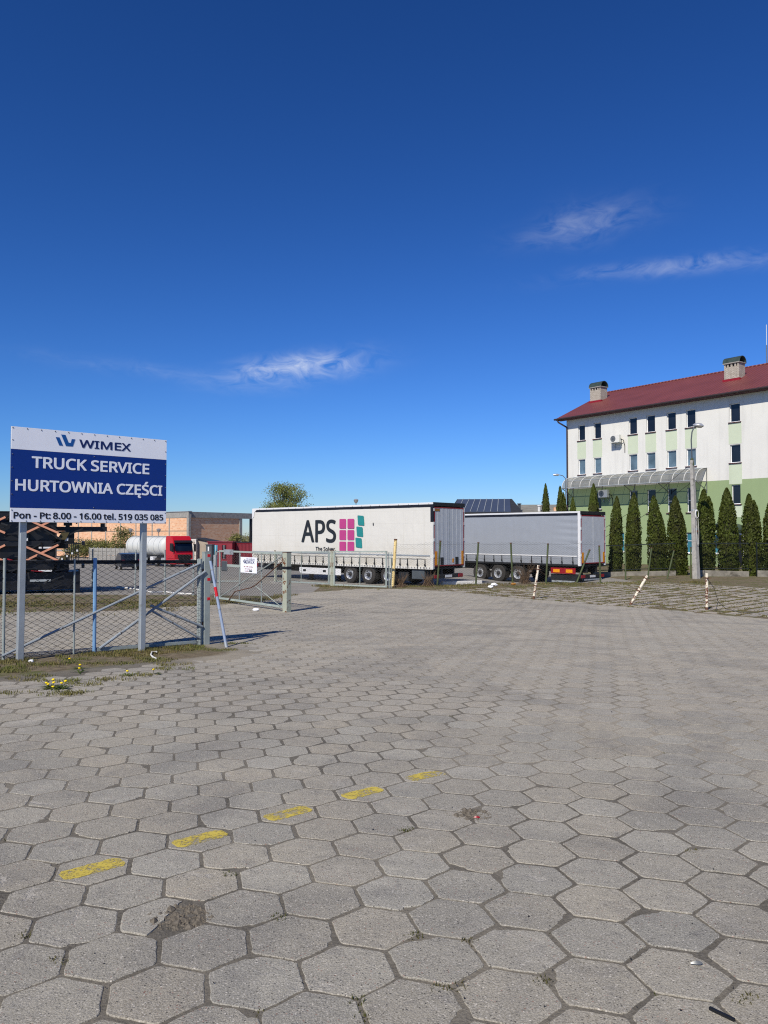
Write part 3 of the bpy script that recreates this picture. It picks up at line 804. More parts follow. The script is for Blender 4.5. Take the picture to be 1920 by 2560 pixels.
# strip of grass under the open gate, along the far fence, and in the slab joints
mid = MB(); middry = MB()
for k in range(1500):
    u = grnd.random(); r = grnd.random()
    if r < .3:                                   # strip behind the near fence
        x = grnd.uniform(-13, -3.2); y = pave_y(x) + grnd.gauss(1.9, 1.2)
        if x > -6: y = pave_y(x) + abs(grnd.gauss(0, .9)) - .3
    elif r < .62:                                # foot of the far fence
        x = grnd.uniform(-3, 16); y = fence_y(x) - abs(grnd.gauss(.3, .9)) + .3
    else:
        x = grnd.uniform(3, 16); y = grnd.uniform(pave_y(x), fence_y(x) + (3 if x > 10 else 0))
    if mnoise.noise(Vector((x * .7, y * .7, 3))) < -.15: continue
    blades(mid if grnd.random() < .45 else middry, (x, y), 16, .2, grnd.uniform(.04, .1) if r < .62 else grnd.uniform(.025, .05), grnd, .010, .8)
for p in slabs:
    for k in range(6):
        a = grnd.randrange(4); e = .28; dx, dy = ((e, 0), (-e, 0), (0, e), (0, -e))[a]; t = grnd.uniform(-.28, .28)
        q = p + gt * (dx or t) + gn * (dy or t)
        blades(mid if grnd.random() < .35 else middry, (q.x, q.y), 12, .09, .035, grnd, .009, 1.0)
for nm, mb, mt, lb in (('grass_strip', mid, 'grass', 'green grass along the far fence and between the slabs'), ('dry_grass_strip', middry, 'grass_dry', 'dry grass along the far fence and between the slabs')):
    o = mb.build(nm, mt, fix=False); o['kind'] = 'stuff'; o['label'] = lb; o['category'] = 'grass'
# dandelions
fl = MB()
fl.lathe([(.0, .002), (.004, .012), (.010, .017), (.016, .014), (.019, .006), (.020, .0005)], 10, 'z'); flower_me = fl.mesh('flower_head'); flower_me.materials.append(M['dandelion'])
for p in flower_me.polygons: p.use_smooth = True
def dandelion(loc, heads, label, rnd, leaves=12, size=1.0, group=None):
    t = thing('dandelion', label, 'dandelion', loc, 0, group)
    mb = MB()
    for k in range(leaves):
        a = rnd.uniform(0, 6.283); L = rnd.uniform(.08, .17) * size; w = .012 * size; d = Vector((math.cos(a), math.sin(a), 0)); s = Vector((-d.y, d.x, 0))
        up = rnd.uniform(.2, .7)
        P = [Vector((0, 0, .002)), d * L * .45 + Vector((0, 0, L * .32 * up)), d * L + Vector((0, 0, L * .25 * up))]
        mb.add([P[0] - s * w * .3, P[0] + s * w * .3, P[1] + s * w, P[1] - s * w, P[2]], [(0, 1, 2, 3), (3, 2, 4)])
    mb.build('leaf_rosette', 'weed', t, fix=False)
    for (x, y, h) in heads:
        st = MB(); st.tube([(x * .5, y * .5, 0), (x, y, h)], .0025 * size, 4); st.build('stem', 'weed', t)
        inst(flower_me, 'flower_head', t, (x, y, h), (rnd.uniform(-.3, .5), rnd.uniform(-.3, .3), rnd.uniform(0, 6)), (size,) * 3)
    return t
p = G(128, 1722)
dandelion(p, [(-.06, .0, .06), (-.02, -.03, .05), (.0, .06, .09), (.02, .03, .06)], 'dandelion clump with four yellow heads beside a lower clump, near the left sign post', grnd, 30, 1.15)
p = G(152, 1722)
dandelion(p, [(.0, .02, .055), (-.06, -.08, .03), (.03, .07, .07)], 'dandelion clump with three yellow heads, right one of the pair before the sign', grnd, 30, 1.15)
lone = [(38, 1642, 'single dandelion at the foot of the left sign post'), (174, 1652, 'single dandelion in the grass left of the blue post foot'), (200, 1668, 'upper dandelion of a close pair in the weedy soil'), (198, 1677, 'lower dandelion of a close pair in the weedy soil'), (318, 1684, 'single dandelion on the tiles below the right sign post, left one'), (384, 1680, 'single dandelion on the tiles below the right sign post, right one')]
for px, py, lb in lone: dandelion(G(px, py + 5), [(0, 0, .05)], lb, grnd, 7, 1.2)

# ------------------------------------------------------------------ sign board
def build_sign():
    d = Vector((.725, .689)).normalized(); A = Vector((-5.56, 11.44)); rz = math.atan2(d.y, d.x)
    W_, H_ = 2.52, 1.43; zb = 1.80
    p0 = A + d * .227; g = hgt(p0.x, p0.y)
    t = thing('billboard', 'blue and white truck service sign board on two galvanised posts', 'sign', (A.x, A.y, g), rz)
    z0 = zb - g; z1 = z0 + H_
    def v(f): return z1 - f * H_
    MB().b(0, W_, 0, .012, z0, v(.852) - .001).build('opening_hours_strip', 'sign_white', t, bev=.001)
    MB().b(0, W_, .0005, .012, v(.852) + .001, v(.237) - .001).build('blue_panel', 'sign_blue', t, bev=.001)
    MB().b(0, W_, 0, .012, v(.237) + .001, z1).build('name_strip', 'sign_white', t, bev=.001)
    MB().b(-.004, W_ + .004, .013, .018, z0 - .003, z1 + .003).b(.1, W_ - .1, .018, .048, z0 + .2, z0 + .24).b(.1, W_ - .1, .018, .048, z1 - .24, z1 - .2).build('backing_frame', 'galv', t)
    for s, lean in ((.227, .016), (2.165, .009)):
        q = A + d * s; gg = hgt(q.x, q.y) - g
        mb = MB(); mb.bar((s - lean * (z1 - gg) * .6, .10, gg - .1), (s, .10, z1 - .04), .09, .09); mb.build('post', 'galv', t, bev=.006)
    def put_text(txt, x0, x1, f0, f1, mat, bold):
        put('lettering', text_mesh(txt, x0 * W_, x1 * W_, v(f1), (f1 - f0) * H_, -.0035, bold), M[mat], t)
    put_text('WIMEX', .405, .741, .082, .166, 'letter_navy', .045)
    put_text('TRUCK SERVICE', .121, .872, .304, .419, 'letter_white', .045)
    put_text('HURTOWNIA CZĘŚCI', .0285, .967, .553, .667, 'letter_white', .045)
    for w_, a_, b_ in (('Pon - Pt:', .0194, .231), ('8.00 - 16.00', .248, .5475), ('tel.', .565, .644), ('519 035 085', .6646, .9763)): put_text(w_, a_, b_, .897, .961, 'letter_black', .045)
    # emblem: three slanted strokes
    def em(pts): return [(x * W_, v(f)) for x, f in pts]
    lg = MB()
    lg.prism(em([(.257, .075), (.280, .075), (.302, .163), (.279, .163)]), -.0035, -.0005)
    lg.prism(em([(.290, .042), (.316, .042), (.336, .125), (.350, .125), (.3555, .082), (.377, .082), (.362, .163), (.320, .163)]), -.0035, -.0005)
    lg.build('emblem', 'logo_blue', t)
    sc = MB().lathe([(-.006, .0005), (-.006, .006), (-.003, .009), (0, .009)], 8, 'y').mesh('screw'); sc.materials.append(M['screw'])
    for k in range(13): inst(sc, 'screw', t, (.02 + (W_ - .04) * k / 12, -.0005, z1 - .018)); inst(sc, 'screw', t, (.02 + (W_ - .04) * k / 12, -.0005, z0 + .018))
    for f in (.14, .29, .43, .57, .71): inst(sc, 'screw', t, (.02, -.0005, v(f))); inst(sc, 'screw', t, (W_ - .02, -.0005, v(f)))
    for f in (.26, .545, .83): inst(sc, 'screw', t, (W_ * .5, -.0005, v(f)))
    inst(sc, 'screw', t, (.02, -.0005, v(.875))); inst(sc, 'screw', t, (W_ - .02, -.0005, v(.875)))
build_sign()

# ------------------------------------------------------------------ near fence / left gate leaf
def post(mb, p, h, w=.06, lean=(0, 0), rnd=True, n=8):
    a = Vector((p.x, p.y, hgt(p.x, p.y) - .05)); b = Vector((p.x + lean[0], p.y + lean[1], hgt(p.x, p.y) + h))
    return mb.cyl(a, b, w / 2, n=n) if rnd else mb.bar(a, b, w, w)
def V3(p, h): return Vector((p.x, p.y, hgt(p.x, p.y) + h))
def near_fence():
    A = Vector((-7.1, 10.6)); B = Vector((-3.36, 13.82))
    def P(s): q = A + (B - A) * s; return Vector((q.x, q.y))
    def s_at(px):            # parameter along the fence seen at an image column
        k = (px - 960) / F; a = A.x - k * A.y; b = (B.x - A.x) - k * (B.y - A.y); return -a / b
    t = thing('chain_link_fence', 'nearest grey chain link fence with diagonal pipe braces, behind the blue sign', 'fence')
    H = 1.52
    mb = chain_link(MB(), [V3(P(s), .02) for s in (0, .25, .5, .75, 1)], H - .04, .078, .0060); mb.build('wire_mesh', 'wire', t, fix=False)
    tw = MB()
    for h in (.06, .8, H - .04): tw.tube([V3(P(k / 12), h + (.01 if k % 2 else 0)) for k in range(13)], .0025, 4)
    tw.build('tension_wire', 'wire', t)
    post(MB(), P(s_at(13)), H + .02, .045).build('post', 'gate_grey', t, True)
    post(MB(), P(s_at(188)), H + .01, .032).build('post', 'gate_grey', t, True)
    pb = post(MB(), P(s_at(239)), H + .03, .062); pb.build('post', 'post_blue', t, True)['label'] = 'peeling blue pipe post'
    post(MB(), P(s_at(360)), H, .035).build('post', 'gate_grey', t, True)
    post(MB(), P(s_at(497)), H + .02, .05).build('post', 'gate_grey', t, True)
    MB().bar(V3(P(s_at(245)), .05), V3(P(1), .06), .05).build('bottom_rail', 'gate_grey', t)
    MB().bar(V3(P(-.05), H - .05) + Vector((-.02, .03, 0)), V3(P(s_at(497)), H - .03) + Vector((-.02, .03, 0)), .05, .06).build('top_rail', 'black', t)
    off = Vector((.03, -.035, 0))
    def br(px0, h0, px1, h1, r, nm='diagonal_brace'):
        MB().cyl(V3(P(s_at(px0)), h0) + off * .8, V3(P(s_at(px1)), h1) + off * .8, r, n=8).build(nm, 'brace', t, True)
    br(8, .06, 498, 1.46, .021); br(250, .07, 512, 1.32, .024)
    br(376, .74, 505, .33, .022); br(376, .66, 500, .12, .018)
    return P, s_at
NF_P, NF_S = near_fence()

def corner_post():
    p = G(514, 1611); t = thing('gate_post', 'thick grey steel gate post with red tape at the end of the near fence', 'post', p, R(38))
    MB().b(-.055, .055, -.055, .055, -.1, 1.66).build('column', 'gate_grey', t, bev=.005)
    MB().b(-.058, .058, -.058, .058, 1.655, 1.675).build('cap', 'gate_grey', t)
    for z in (.80, 1.15, 1.58):
        MB().b(.0, .0575, -.0575, -.02, z, z + .05).build('red_tape', 'red', t)
    m = MB().cyl((-.13, -.03, 0), (-.13, -.03, 1.55), .035, n=10); m.build('inner_pipe', 'gate_grey', t, True)
    m = MB()
    for k in range(14): m.tube([(-.19 + .04 * math.cos(a), -.05 + .05 * math.sin(a), .1 + k * .1 + .02 * a / 3) for a in [q * .9 for q in range(8)]], .003, 3, False)
    m.build('wire_wrapping', 'wire', t, fix=False)
    for z in (.35, 1.3): MB().b(-.15, -.05, -.02, .02, z, z + .06).build('hinge', 'rust', t)
corner_post()
def leaning_pole():
    a = G(566, 1618); q = G(514, 1611); b = Vector((q.x + .09, q.y - .07, q.z + 1.52))
    t = thing('leaning_pole', 'pale blue pipe with a red band leaning on the gate post', 'pole', a)
    d = b - a
    def P(k): return d * k
    MB().cyl(P(0) - d.normalized() * .03, P(.70), .026, n=12).build('pipe', 'pole_lblue', t, True)
    MB().cyl(P(.42), P(.435), .029, n=12).build('joint_collar', 'brace', t, True)
    MB().cyl(P(.575), P(.685), .0275, n=12).build('red_band', 'red', t, True)
    MB().cyl(P(.70), P(.99), .026, n=12).build('pipe', 'pole_lblue', t, True)
    MB().cyl(P(.88), P(.895), .029, n=12).build('joint_collar', 'brace', t, True)
    MB().cyl(P(0) - d.normalized() * .04, P(.06), .029, n=10).build('foot', 'galv', t, True)
leaning_pole()

# ------------------------------------------------------------------ open gate leaf, its post and the notice
def open_gate():
    hp = G(717, 1530); fe = G(549, 1505)
    d = (fe - hp); d.z = 0; L = d.length; d.normalize(); rz = math.atan2(-d.y, -d.x)    # local +x points to the hinge
    t = thing('gate_leaf', 'open pale green chain link gate leaf carrying the white notice', 'gate', (hp.x, hp.y, hp.z), rz)
    x1, x0 = -.17, -L; fall = fe.z - hp.z
    def z(x): return fall * (x / -L) if False else fall * (-x / L)
    H0, H1 = .13, 1.66
    def rail(zz, w, nm='rail'): return MB().bar((x0, 0, zz + z(x0)), (x1, 0, zz + z(x1)), w, w)
    rail(H0, .06).build('bottom_rail', 'gate_green', t, bev=.004); rail(H1, .055).build('top_rail', 'gate_green', t, bev=.004)
    MB().b(x1 - .03, x1 + .03, -.03, .03, H0 + z(x1), H1 + z(x1) + .03).build('hinge_stile', 'gate_green', t, bev=.004)
    MB().b(x0 - .025, x0 + .02, -.022, .022, H0 + z(x0), H1 + z(x0)).build('lock_stile', 'gate_green', t, bev=.004)
    for f in (.335, .68):
        x = x0 + (x1 - x0) * f
        MB().cyl((x, 0, H0 + z(x)), (x, 0, H1 + z(x)), .015, n=8).build('upright', 'gate_grey', t, True)
    MB().cyl((x0 + .1, -.03, H0 + .05 + z(x0)), (x1 - .06, -.03, H1 - .08), .018, n=8).build('diagonal_brace', 'gate_grey', t, True)
    m = MB(); m.tube([(x1 - .05, -.05, H1 - .25), (x1 - 1.5, -.05, .68), (x1 - 1.75, -.05, .6)], .017, 7); m.build('bent_brace', 'rust', t, True)
    m = MB(); m.tube([(x1 - 1.72, -.05, .6), (x1 - 2.75, -.05, .42), (x1 - 3.15, -.05, .12)], .016, 7); m.build('bent_brace', 'rust', t, True)
    MB().cyl((x1 - 1.5, -.05, .66), (x1 - .12, -.05, .16), .010, n=6).build('tie_rod', 'gate_green', t, True)
    chain_link(MB(), [(x0, .012, H0 + z(x0)), (x1, .012, H0 + z(x1))], H1 - H0, .075, .0050).build('wire_mesh', 'wire_old', t, fix=False)
    MB().b(x0 + .18, x0 + .55, -.05, -.01, 1.02 + z(x0), 1.34 + z(x0)).build('lock_box', 'cabinet', t, bev=.02)
    MB().b(x0 + .5, x0 + 1.9, -.035, -.012, 1.17 + z(x0), 1.25 + z(x0)).build('lock_bar', 'gate_green', t)
    MB().b(x0 + .35, x0 + .95, -.04, -.03, H1 - .1 + z(x0), H1 + .06 + z(x0)).build('name_plate', 'galv', t)
    # notice
    n = thing('notice', 'small white notice with blue lettering wired to the open gate leaf', 'notice', t.matrix_basis @ Vector((-L * .515, -.055, H1 - .63 + z(-L * .5))), rz)
    sx = 1.0; W_, Hn = .98, .80; n.scale = (1, 1, .60)
    bw = MB().b(-W_ / 2, W_ / 2, -.004, .004, 0, Hn); bw.build('panel', 'sign_white', n)
    put('lettering', text_mesh('IMEX', -.13, .36, .47, .16, -.007, .02), M['letter_navy'], n)
    m = MB(); m.prism([(-.34, .62), (-.27, .62), (-.21, .48), (-.26, .48)], -.007, -.0045); m.prism([(-.26, .68), (-.20, .68), (-.13, .48), (-.19, .48)], -.007, -.0045); m.build('emblem', 'letter_navy', n)
    MB().b(-.15, .36, -.007, -.0045, .645, .655).build('underline', 'letter_navy', n)
    q = random.Random(2)
    def scribble(z0, x0_, x1_, h, mat):
        m = MB(); x = x0_
        while x < x1_:
            w = q.uniform(.018, .034)
            if q.random() < .86: m.b(x, x + w * .7, -.007, -.0045, z0, z0 + h * q.uniform(.55, 1))
            x += w
        m.build('small_print', mat, n)
    scribble(.69, -.15, .34, .05, 'letter_navy'); scribble(.29, -.3, .28, .05, 'red_dark'); scribble(.18, -.22, .2, .05, 'red_dark'); scribble(.07, -.22, .0, .05, 'red_dark')
    MB().b(.04, .22, -.007, -.0045, .06, .14).build('dark_stamp', 'cabinet', n)
    # hinge post
    g = thing('gate_post', 'pale rust-streaked steel post holding the open gate leaf', 'post', hp, rz + R(8))
    MB().b(-.09, .09, -.09, .09, -.1, 1.70).build('column', 'gate_post', g, bev=.008)
    MB().b(-.094, .094, -.094, .094, 1.695, 1.71).build('cap', 'rust', g)
    MB().b(-.097, .097, -.097, .097, 1.22, 1.30).build('clamp_band', 'black', g, bev=.004)
    for zz in (.3, 1.42): MB().cyl((-.15, -.03, zz), (-.15, -.03, zz + .16), .028, n=10).b(-.15, -.085, -.03, .0, zz + .03, zz + .12).build('hinge', 'rust', g)
open_gate()

# ------------------------------------------------------------------ fence beyond the pavement on the left
def left_far_fence():
    pts = [(0, 1478), (150, 1470), (285, 1476), (350, 1490), (422, 1496), (500, 1494)]
    t = thing('chain_link_fence', 'thin posted chain link fence across the yard behind the near fence', 'fence')
    g = [G(*p) for p in pts]
    g = [Vector((-13.6, 30.5, 0)), Vector((-11.2, 29.6, 0)), Vector((-9.3, 28.8, 0)), Vector((-8.0, 28.2, 0)), Vector((-6.8, 27.5, 0)), Vector((-5.9, 26.9, 0))]
    for k, p in enumerate(g): post(MB(), p, 1.62, .055, (0.02 * (k % 3 - 1), 0)).build('post', 'gate_grey', t, True)
    chain_link(MB(), [V3(p, .03) for p in g], 1.45, .08, .003).build('wire_mesh', 'wire_old', t, fix=False)
left_far_fence()

# ------------------------------------------------------------------ far fence line with gate and green posts
FP = [(1093, 1468, 1101, 1353), (1189, 1461.5, 1196, 1357), (1281, 1459, 1277, 1358), (1364, 1455, 1370, 1360), (1440, 1453, 1474, 1375), (1500, 1452, 1498, 1365)]
def far_fence():
    t = thing('chain_link_fence', 'sagging chain link fence on leaning green posts in front of the trailers', 'fence')
    def on_line(px):
        k = (px - 960) / F; Y = 35.0
        for _ in range(30): Y = fence_y(k * Y)
        return V3(Vector((k * Y, Y)), 0)
    foot = [on_line(982)]
    def dopost(parent, nm, px, py, tx, ty, mat, r, lb=None):
        a = on_line(px); b = at(tx, ty, a.y); d = (b - a)
        o = MB().cyl(a - d * .03, b, r, n=8).build(nm, mat, parent, True)
        MB().cyl(b - d * .01, b + d * .015, r * 1.15, n=8).build('post_cap', 'rust', o)
        if lb: o['label'] = lb
        return a, d
    dopost(t, 'post', 982, 1471, 989, 1349, 'post_yellow', .065, 'thick cream yellow end post')
    for p in FP:
        a, d = dopost(t, 'post', *p, 'post_green', .042); foot.append(a)
    q = [V3(p, .05) for p in foot]
    chain_link(MB(), q, 1.92, .085, .0030, lambda s: .985 - .02 * math.sin(s * 1.7) - (.05 if s < 1.2 else 0)).build('wire_mesh', 'wire_old', t, fix=False)
    tw = MB()
    for h in (.05, 1.2, 1.86):
        pts = []
        for a, b in zip(q, q[1:]):
            for k in range(6): pts.append(a.lerp(b, k / 6) + Vector((0, 0, h - .05 * math.sin(math.pi * k / 6) - .04)))
        tw.tube(pts, .003, 4)
    tw.build('tension_wire', 'wire_old', t)
    # free posts to the right
    g = [(1564, 1450, 1563, 1368, 'upright green post standing just right of the grey trailer'), (1619, 1447, 1629, 1370, 'green post leaning right before the second and third tall thuja'), (1668, 1447, 1685, 1376, 'most tilted green post, before the fourth thuja'), (1727, 1446, 1727, 1369, 'green post standing right against the concrete lamp pole')]
    for px, py, tx, ty, lb in g:
        a = G(px, py); b = at(tx, ty, a.y); d = b - a
        o = thing('fence_post', lb, 'post', a)
        MB().cyl(-d * .03, d, .042, n=8).build('shaft', 'post_green', o, True); MB().cyl(d, d * 1.015, .058, n=8).build('post_cap', 'rust', o, True)
    # rigid gate left of the yellow post
    def frame_gate(nm, lb, px0, py0, px1, py1, H, mat, braces):
        a, b = G(px0, py0), G(px1, py1); d = b - a; rz = math.atan2(d.y, d.x); L = math.hypot(d.x, d.y)
        T0 = at(px0, H, a.y).z - a.z; T1 = at(px1, H, b.y).z - a.z; H = T0; o = thing(nm, lb, 'gate', a, rz); dz = d.z / L
        for z0, z9, n_ in ((.07, .07 + d.z, 'bottom_rail'), (T0, T1, 'top_rail')): MB().bar((0, 0, z0), (L, 0, z9), .06).build(n_, mat, o)
        for x, tt in ((0, T0), (L, T1)): MB().b(x - .03, x + .03, -.03, .03, .04 + dz * x, tt + .03).build('stile', mat, o)
        for f in braces: MB().cyl((L * f, 0, .07 + dz * L * f), (L * f, 0, T0 + (T1 - T0) * f), .016, n=6).build('upright', mat, o, True)
        chain_link(MB(), [(0, .01, .07), (L, .01, .07 + d.z)], min(T0, T1 - d.z) - .07, .085, .0036).build('wire_mesh', 'wire_old', o, fix=False)
        return o
    frame_gate('yard_gate', 'pale blue-green framed mesh gate beside the yellow post', 836, 1466, 966, 1471, 1379, 'gate_green', (.5,))
    frame_gate('yard_gate', 'framed mesh gate panel between the open leaf post and the double posts', 690, 1456, 822, 1463, 1380, 'gate_green', (.52,))
    frame_gate('wicket_gate', 'small grey framed wicket gate seen through the open leaf', 541, 1456, 600, 1456, 1379, 'gate_grey', ())
    for px, lb in ((828, 'pale post between the two framed mesh gates, left of a double'), (833, 'pale post between the two framed mesh gates, right of a double'), (687, 'pale post where the left mesh gate panel begins, behind the open leaf')):
        a = G(px, 1465 if px > 800 else 1457); o = thing('fence_post', lb, 'post', a)
        hp_ = at(px, 1377, a.y).z - a.z; MB().b(-.04, .04, -.04, .04, -.1, hp_).build('shaft', 'gate_post', o, bev=.004); MB().b(-.043, .043, -.043, .043, hp_, hp_ + .02).build('post_cap', 'rust', o)
    for k, px in enumerate((971, 974.5, 978)):
        a = G(px, 1470.5); o = tag(MB().cyl((0, 0, -.05), (0, 0, at(px, 1380, a.y).z - a.z), .016, n=6).build('infill_bar', 'gate_green', None, True), ('left', 'middle', 'right')[k] + ' of three thin pale bars filling the gap beside the yellow post', 'bar', 'upright bars by the yellow post'); o.location = a
    # concrete kerb under the gates
    a, b = G(690, 1458), G(830, 1465)
    o = thing('kerb', 'low pale concrete kerb under the framed mesh gate', 'kerb', a, math.atan2(b.y - a.y, b.x - a.x))
    L = (b - a).length
    for k in range(5): MB().b(k * L / 5 + .01, (k + 1) * L / 5 - .01, -.35, -.15, -.1, .10 + .01 * (k % 2)).build('kerb_stone', 'concrete', o, bev=.01)
far_fence()

def cabinet():
    a = G(535, 1458); o = thing('control_cabinet', 'dark grey control cabinet with white sticker beside a round post', 'cabinet', a, R(-20))
    MB().b(-.38, -.06, -.12, .12, 0, 1.78).build('housing', 'cabinet', o, bev=.01)
    MB().b(-.40, -.04, -.14, .14, 1.78, 1.81).build('lid', 'cabinet', o)
    MB().b(-.27, -.20, -.123, -.119, 1.5, 1.7).build('sticker', 'white', o)
    MB().cyl((.06, 0, 0), (.06, 0, 1.32), .09, n=14).build('round_post', 'galv', o, True)
cabinet()

# ------------------------------------------------------------------ rusty posts on the right
def rusty(px, py, tx, ty, lb, bracket):
    a = G(px, py); b = at(tx, ty, a.y); d = b - a; L = d.length; n = d.normalized()
    o = thing('rusty_post', lb, 'post', a)
    s = n.cross(Vector((0, 1, 0))).normalized()
    MB().cyl(-n * .05, d, .045, n=12).build('pipe', 'bollard', o, True)
    MB().cyl(d, d + n * .03, .05, .04, n=12).build('cap', 'bollard', o, True)
    for f in bracket:
        c = d * f; MB().bar(c - s * .11, c + s * .11, .05, .02).build('bracket', 'rust', o); MB().cyl(c - n * .02, c + n * .02, .052, n=12).build('collar', 'rust', o, True)
    MB().cyl(n * -.02, n * .1, .047, n=12).build('rusted_foot', 'rust', o, True)
    return a, d
ra = rusty(1334, 1497, 1346, 1415, 'rust-stained cream pipe post nearest the white litter bag, slightly leaning', (.4, .9))
rb = rusty(1575, 1513, 1617, 1441, 'flaking rusty pipe post tilted far to the right', (.5, .93))
rc = rusty(1767, 1526, 1767, 1436, 'upright rusty cream pipe post, rightmost of the three', (.4, .9))
cb = MB(); p0 = ra[0] + ra[1] * .88; p1 = G(1420, 1470) + Vector((0, 0, .1)); cb.tube([p0.lerp(p1, k / 6) - Vector((0, 0, .06 * math.sin(k / 6 * math.pi))) for k in range(7)], .007, 4)
tag(cb.build('wire', 'rust', None), 'rusty wire hanging from the first rusty post to the ground', 'wire')
cb = MB(); pts = [rc[0] + rc[1] * .9] + [at(x, y, Y) for x, y, Y in ((1785, 1470, 22.8),)] + [G(x, y) + Vector((0, 0, .02)) for x, y in ((1795, 1505), (1815, 1524), (1850, 1532), (1920, 1536))]
cb.tube(pts, .008, 4); tag(cb.build('loose_cable', 'cable', None), 'thin dark cable drooping from the upright rusty post along the slabs', 'cable')

# ------------------------------------------------------------------ wheels
def wheel_meshes(r, w):
    ri = r * .56
    ty = MB().lathe([(0, ri), (.012, ri + .02), (0.0, ri + (r - ri) * .45), (.004, r - .035), (.03, r), (w - .03, r), (w - .004, r - .035), (w, ri + .02), (w, ri)], 32, 'y').mesh('tyre')
    gro = MB()
    rm = MB().lathe([(.012, ri + .012), (.0, ri), (.02, ri - .02), (.07, ri - .04), (.09, ri * .62), (.055, ri * .55), (.05, ri * .40)], 28, 'y')
    hb = MB().lathe([(.05, ri * .40), (-.01, ri * .34), (-.03, ri * .2), (-.032, .001)], 16, 'y')
    for k in range(10):
        a = 2 * math.pi * k / 10; hb.cyl((math.cos(a) * ri * .48, .052, math.sin(a) * ri * .48), (math.cos(a) * ri * .48, .03, math.sin(a) * ri * .48), .014, n=6)
    holes = MB()
    for k in range(10):
        a = 2 * math.pi * (k + .5) / 10; holes.cyl((math.cos(a) * ri * .76, .082, math.sin(a) * ri * .76), (math.cos(a) * ri * .76, .072, math.sin(a) * ri * .76), .026, n=8)
    out = []
    for m, nm, mt in ((ty, 'tyre', 'rubber'), (rm, 'rim', 'rim'), (hb, 'hub', 'hub'), (holes, 'vent_hole', 'black')):
        me = m if isinstance(m, bpy.types.Mesh) else m.mesh(nm)
        me.materials.append(M[mt])
        for p in me.polygons: p.use_smooth = True
        try: me.set_sharp_from_angle(angle=R(40))
        except Exception: pass
        out.append((nm, me))
    return out
def add_wheel(parent, meshes, x, y, z, flip=False):
    h = meshes[0]; w = inst(h[1], 'tyre', parent, (x, y, z), (0, 0, math.pi if flip else 0))
    for nm, me in meshes[1:]:
        o = bpy.data.objects.new(nm, me); COL.objects.link(o); o.parent = w
    return w

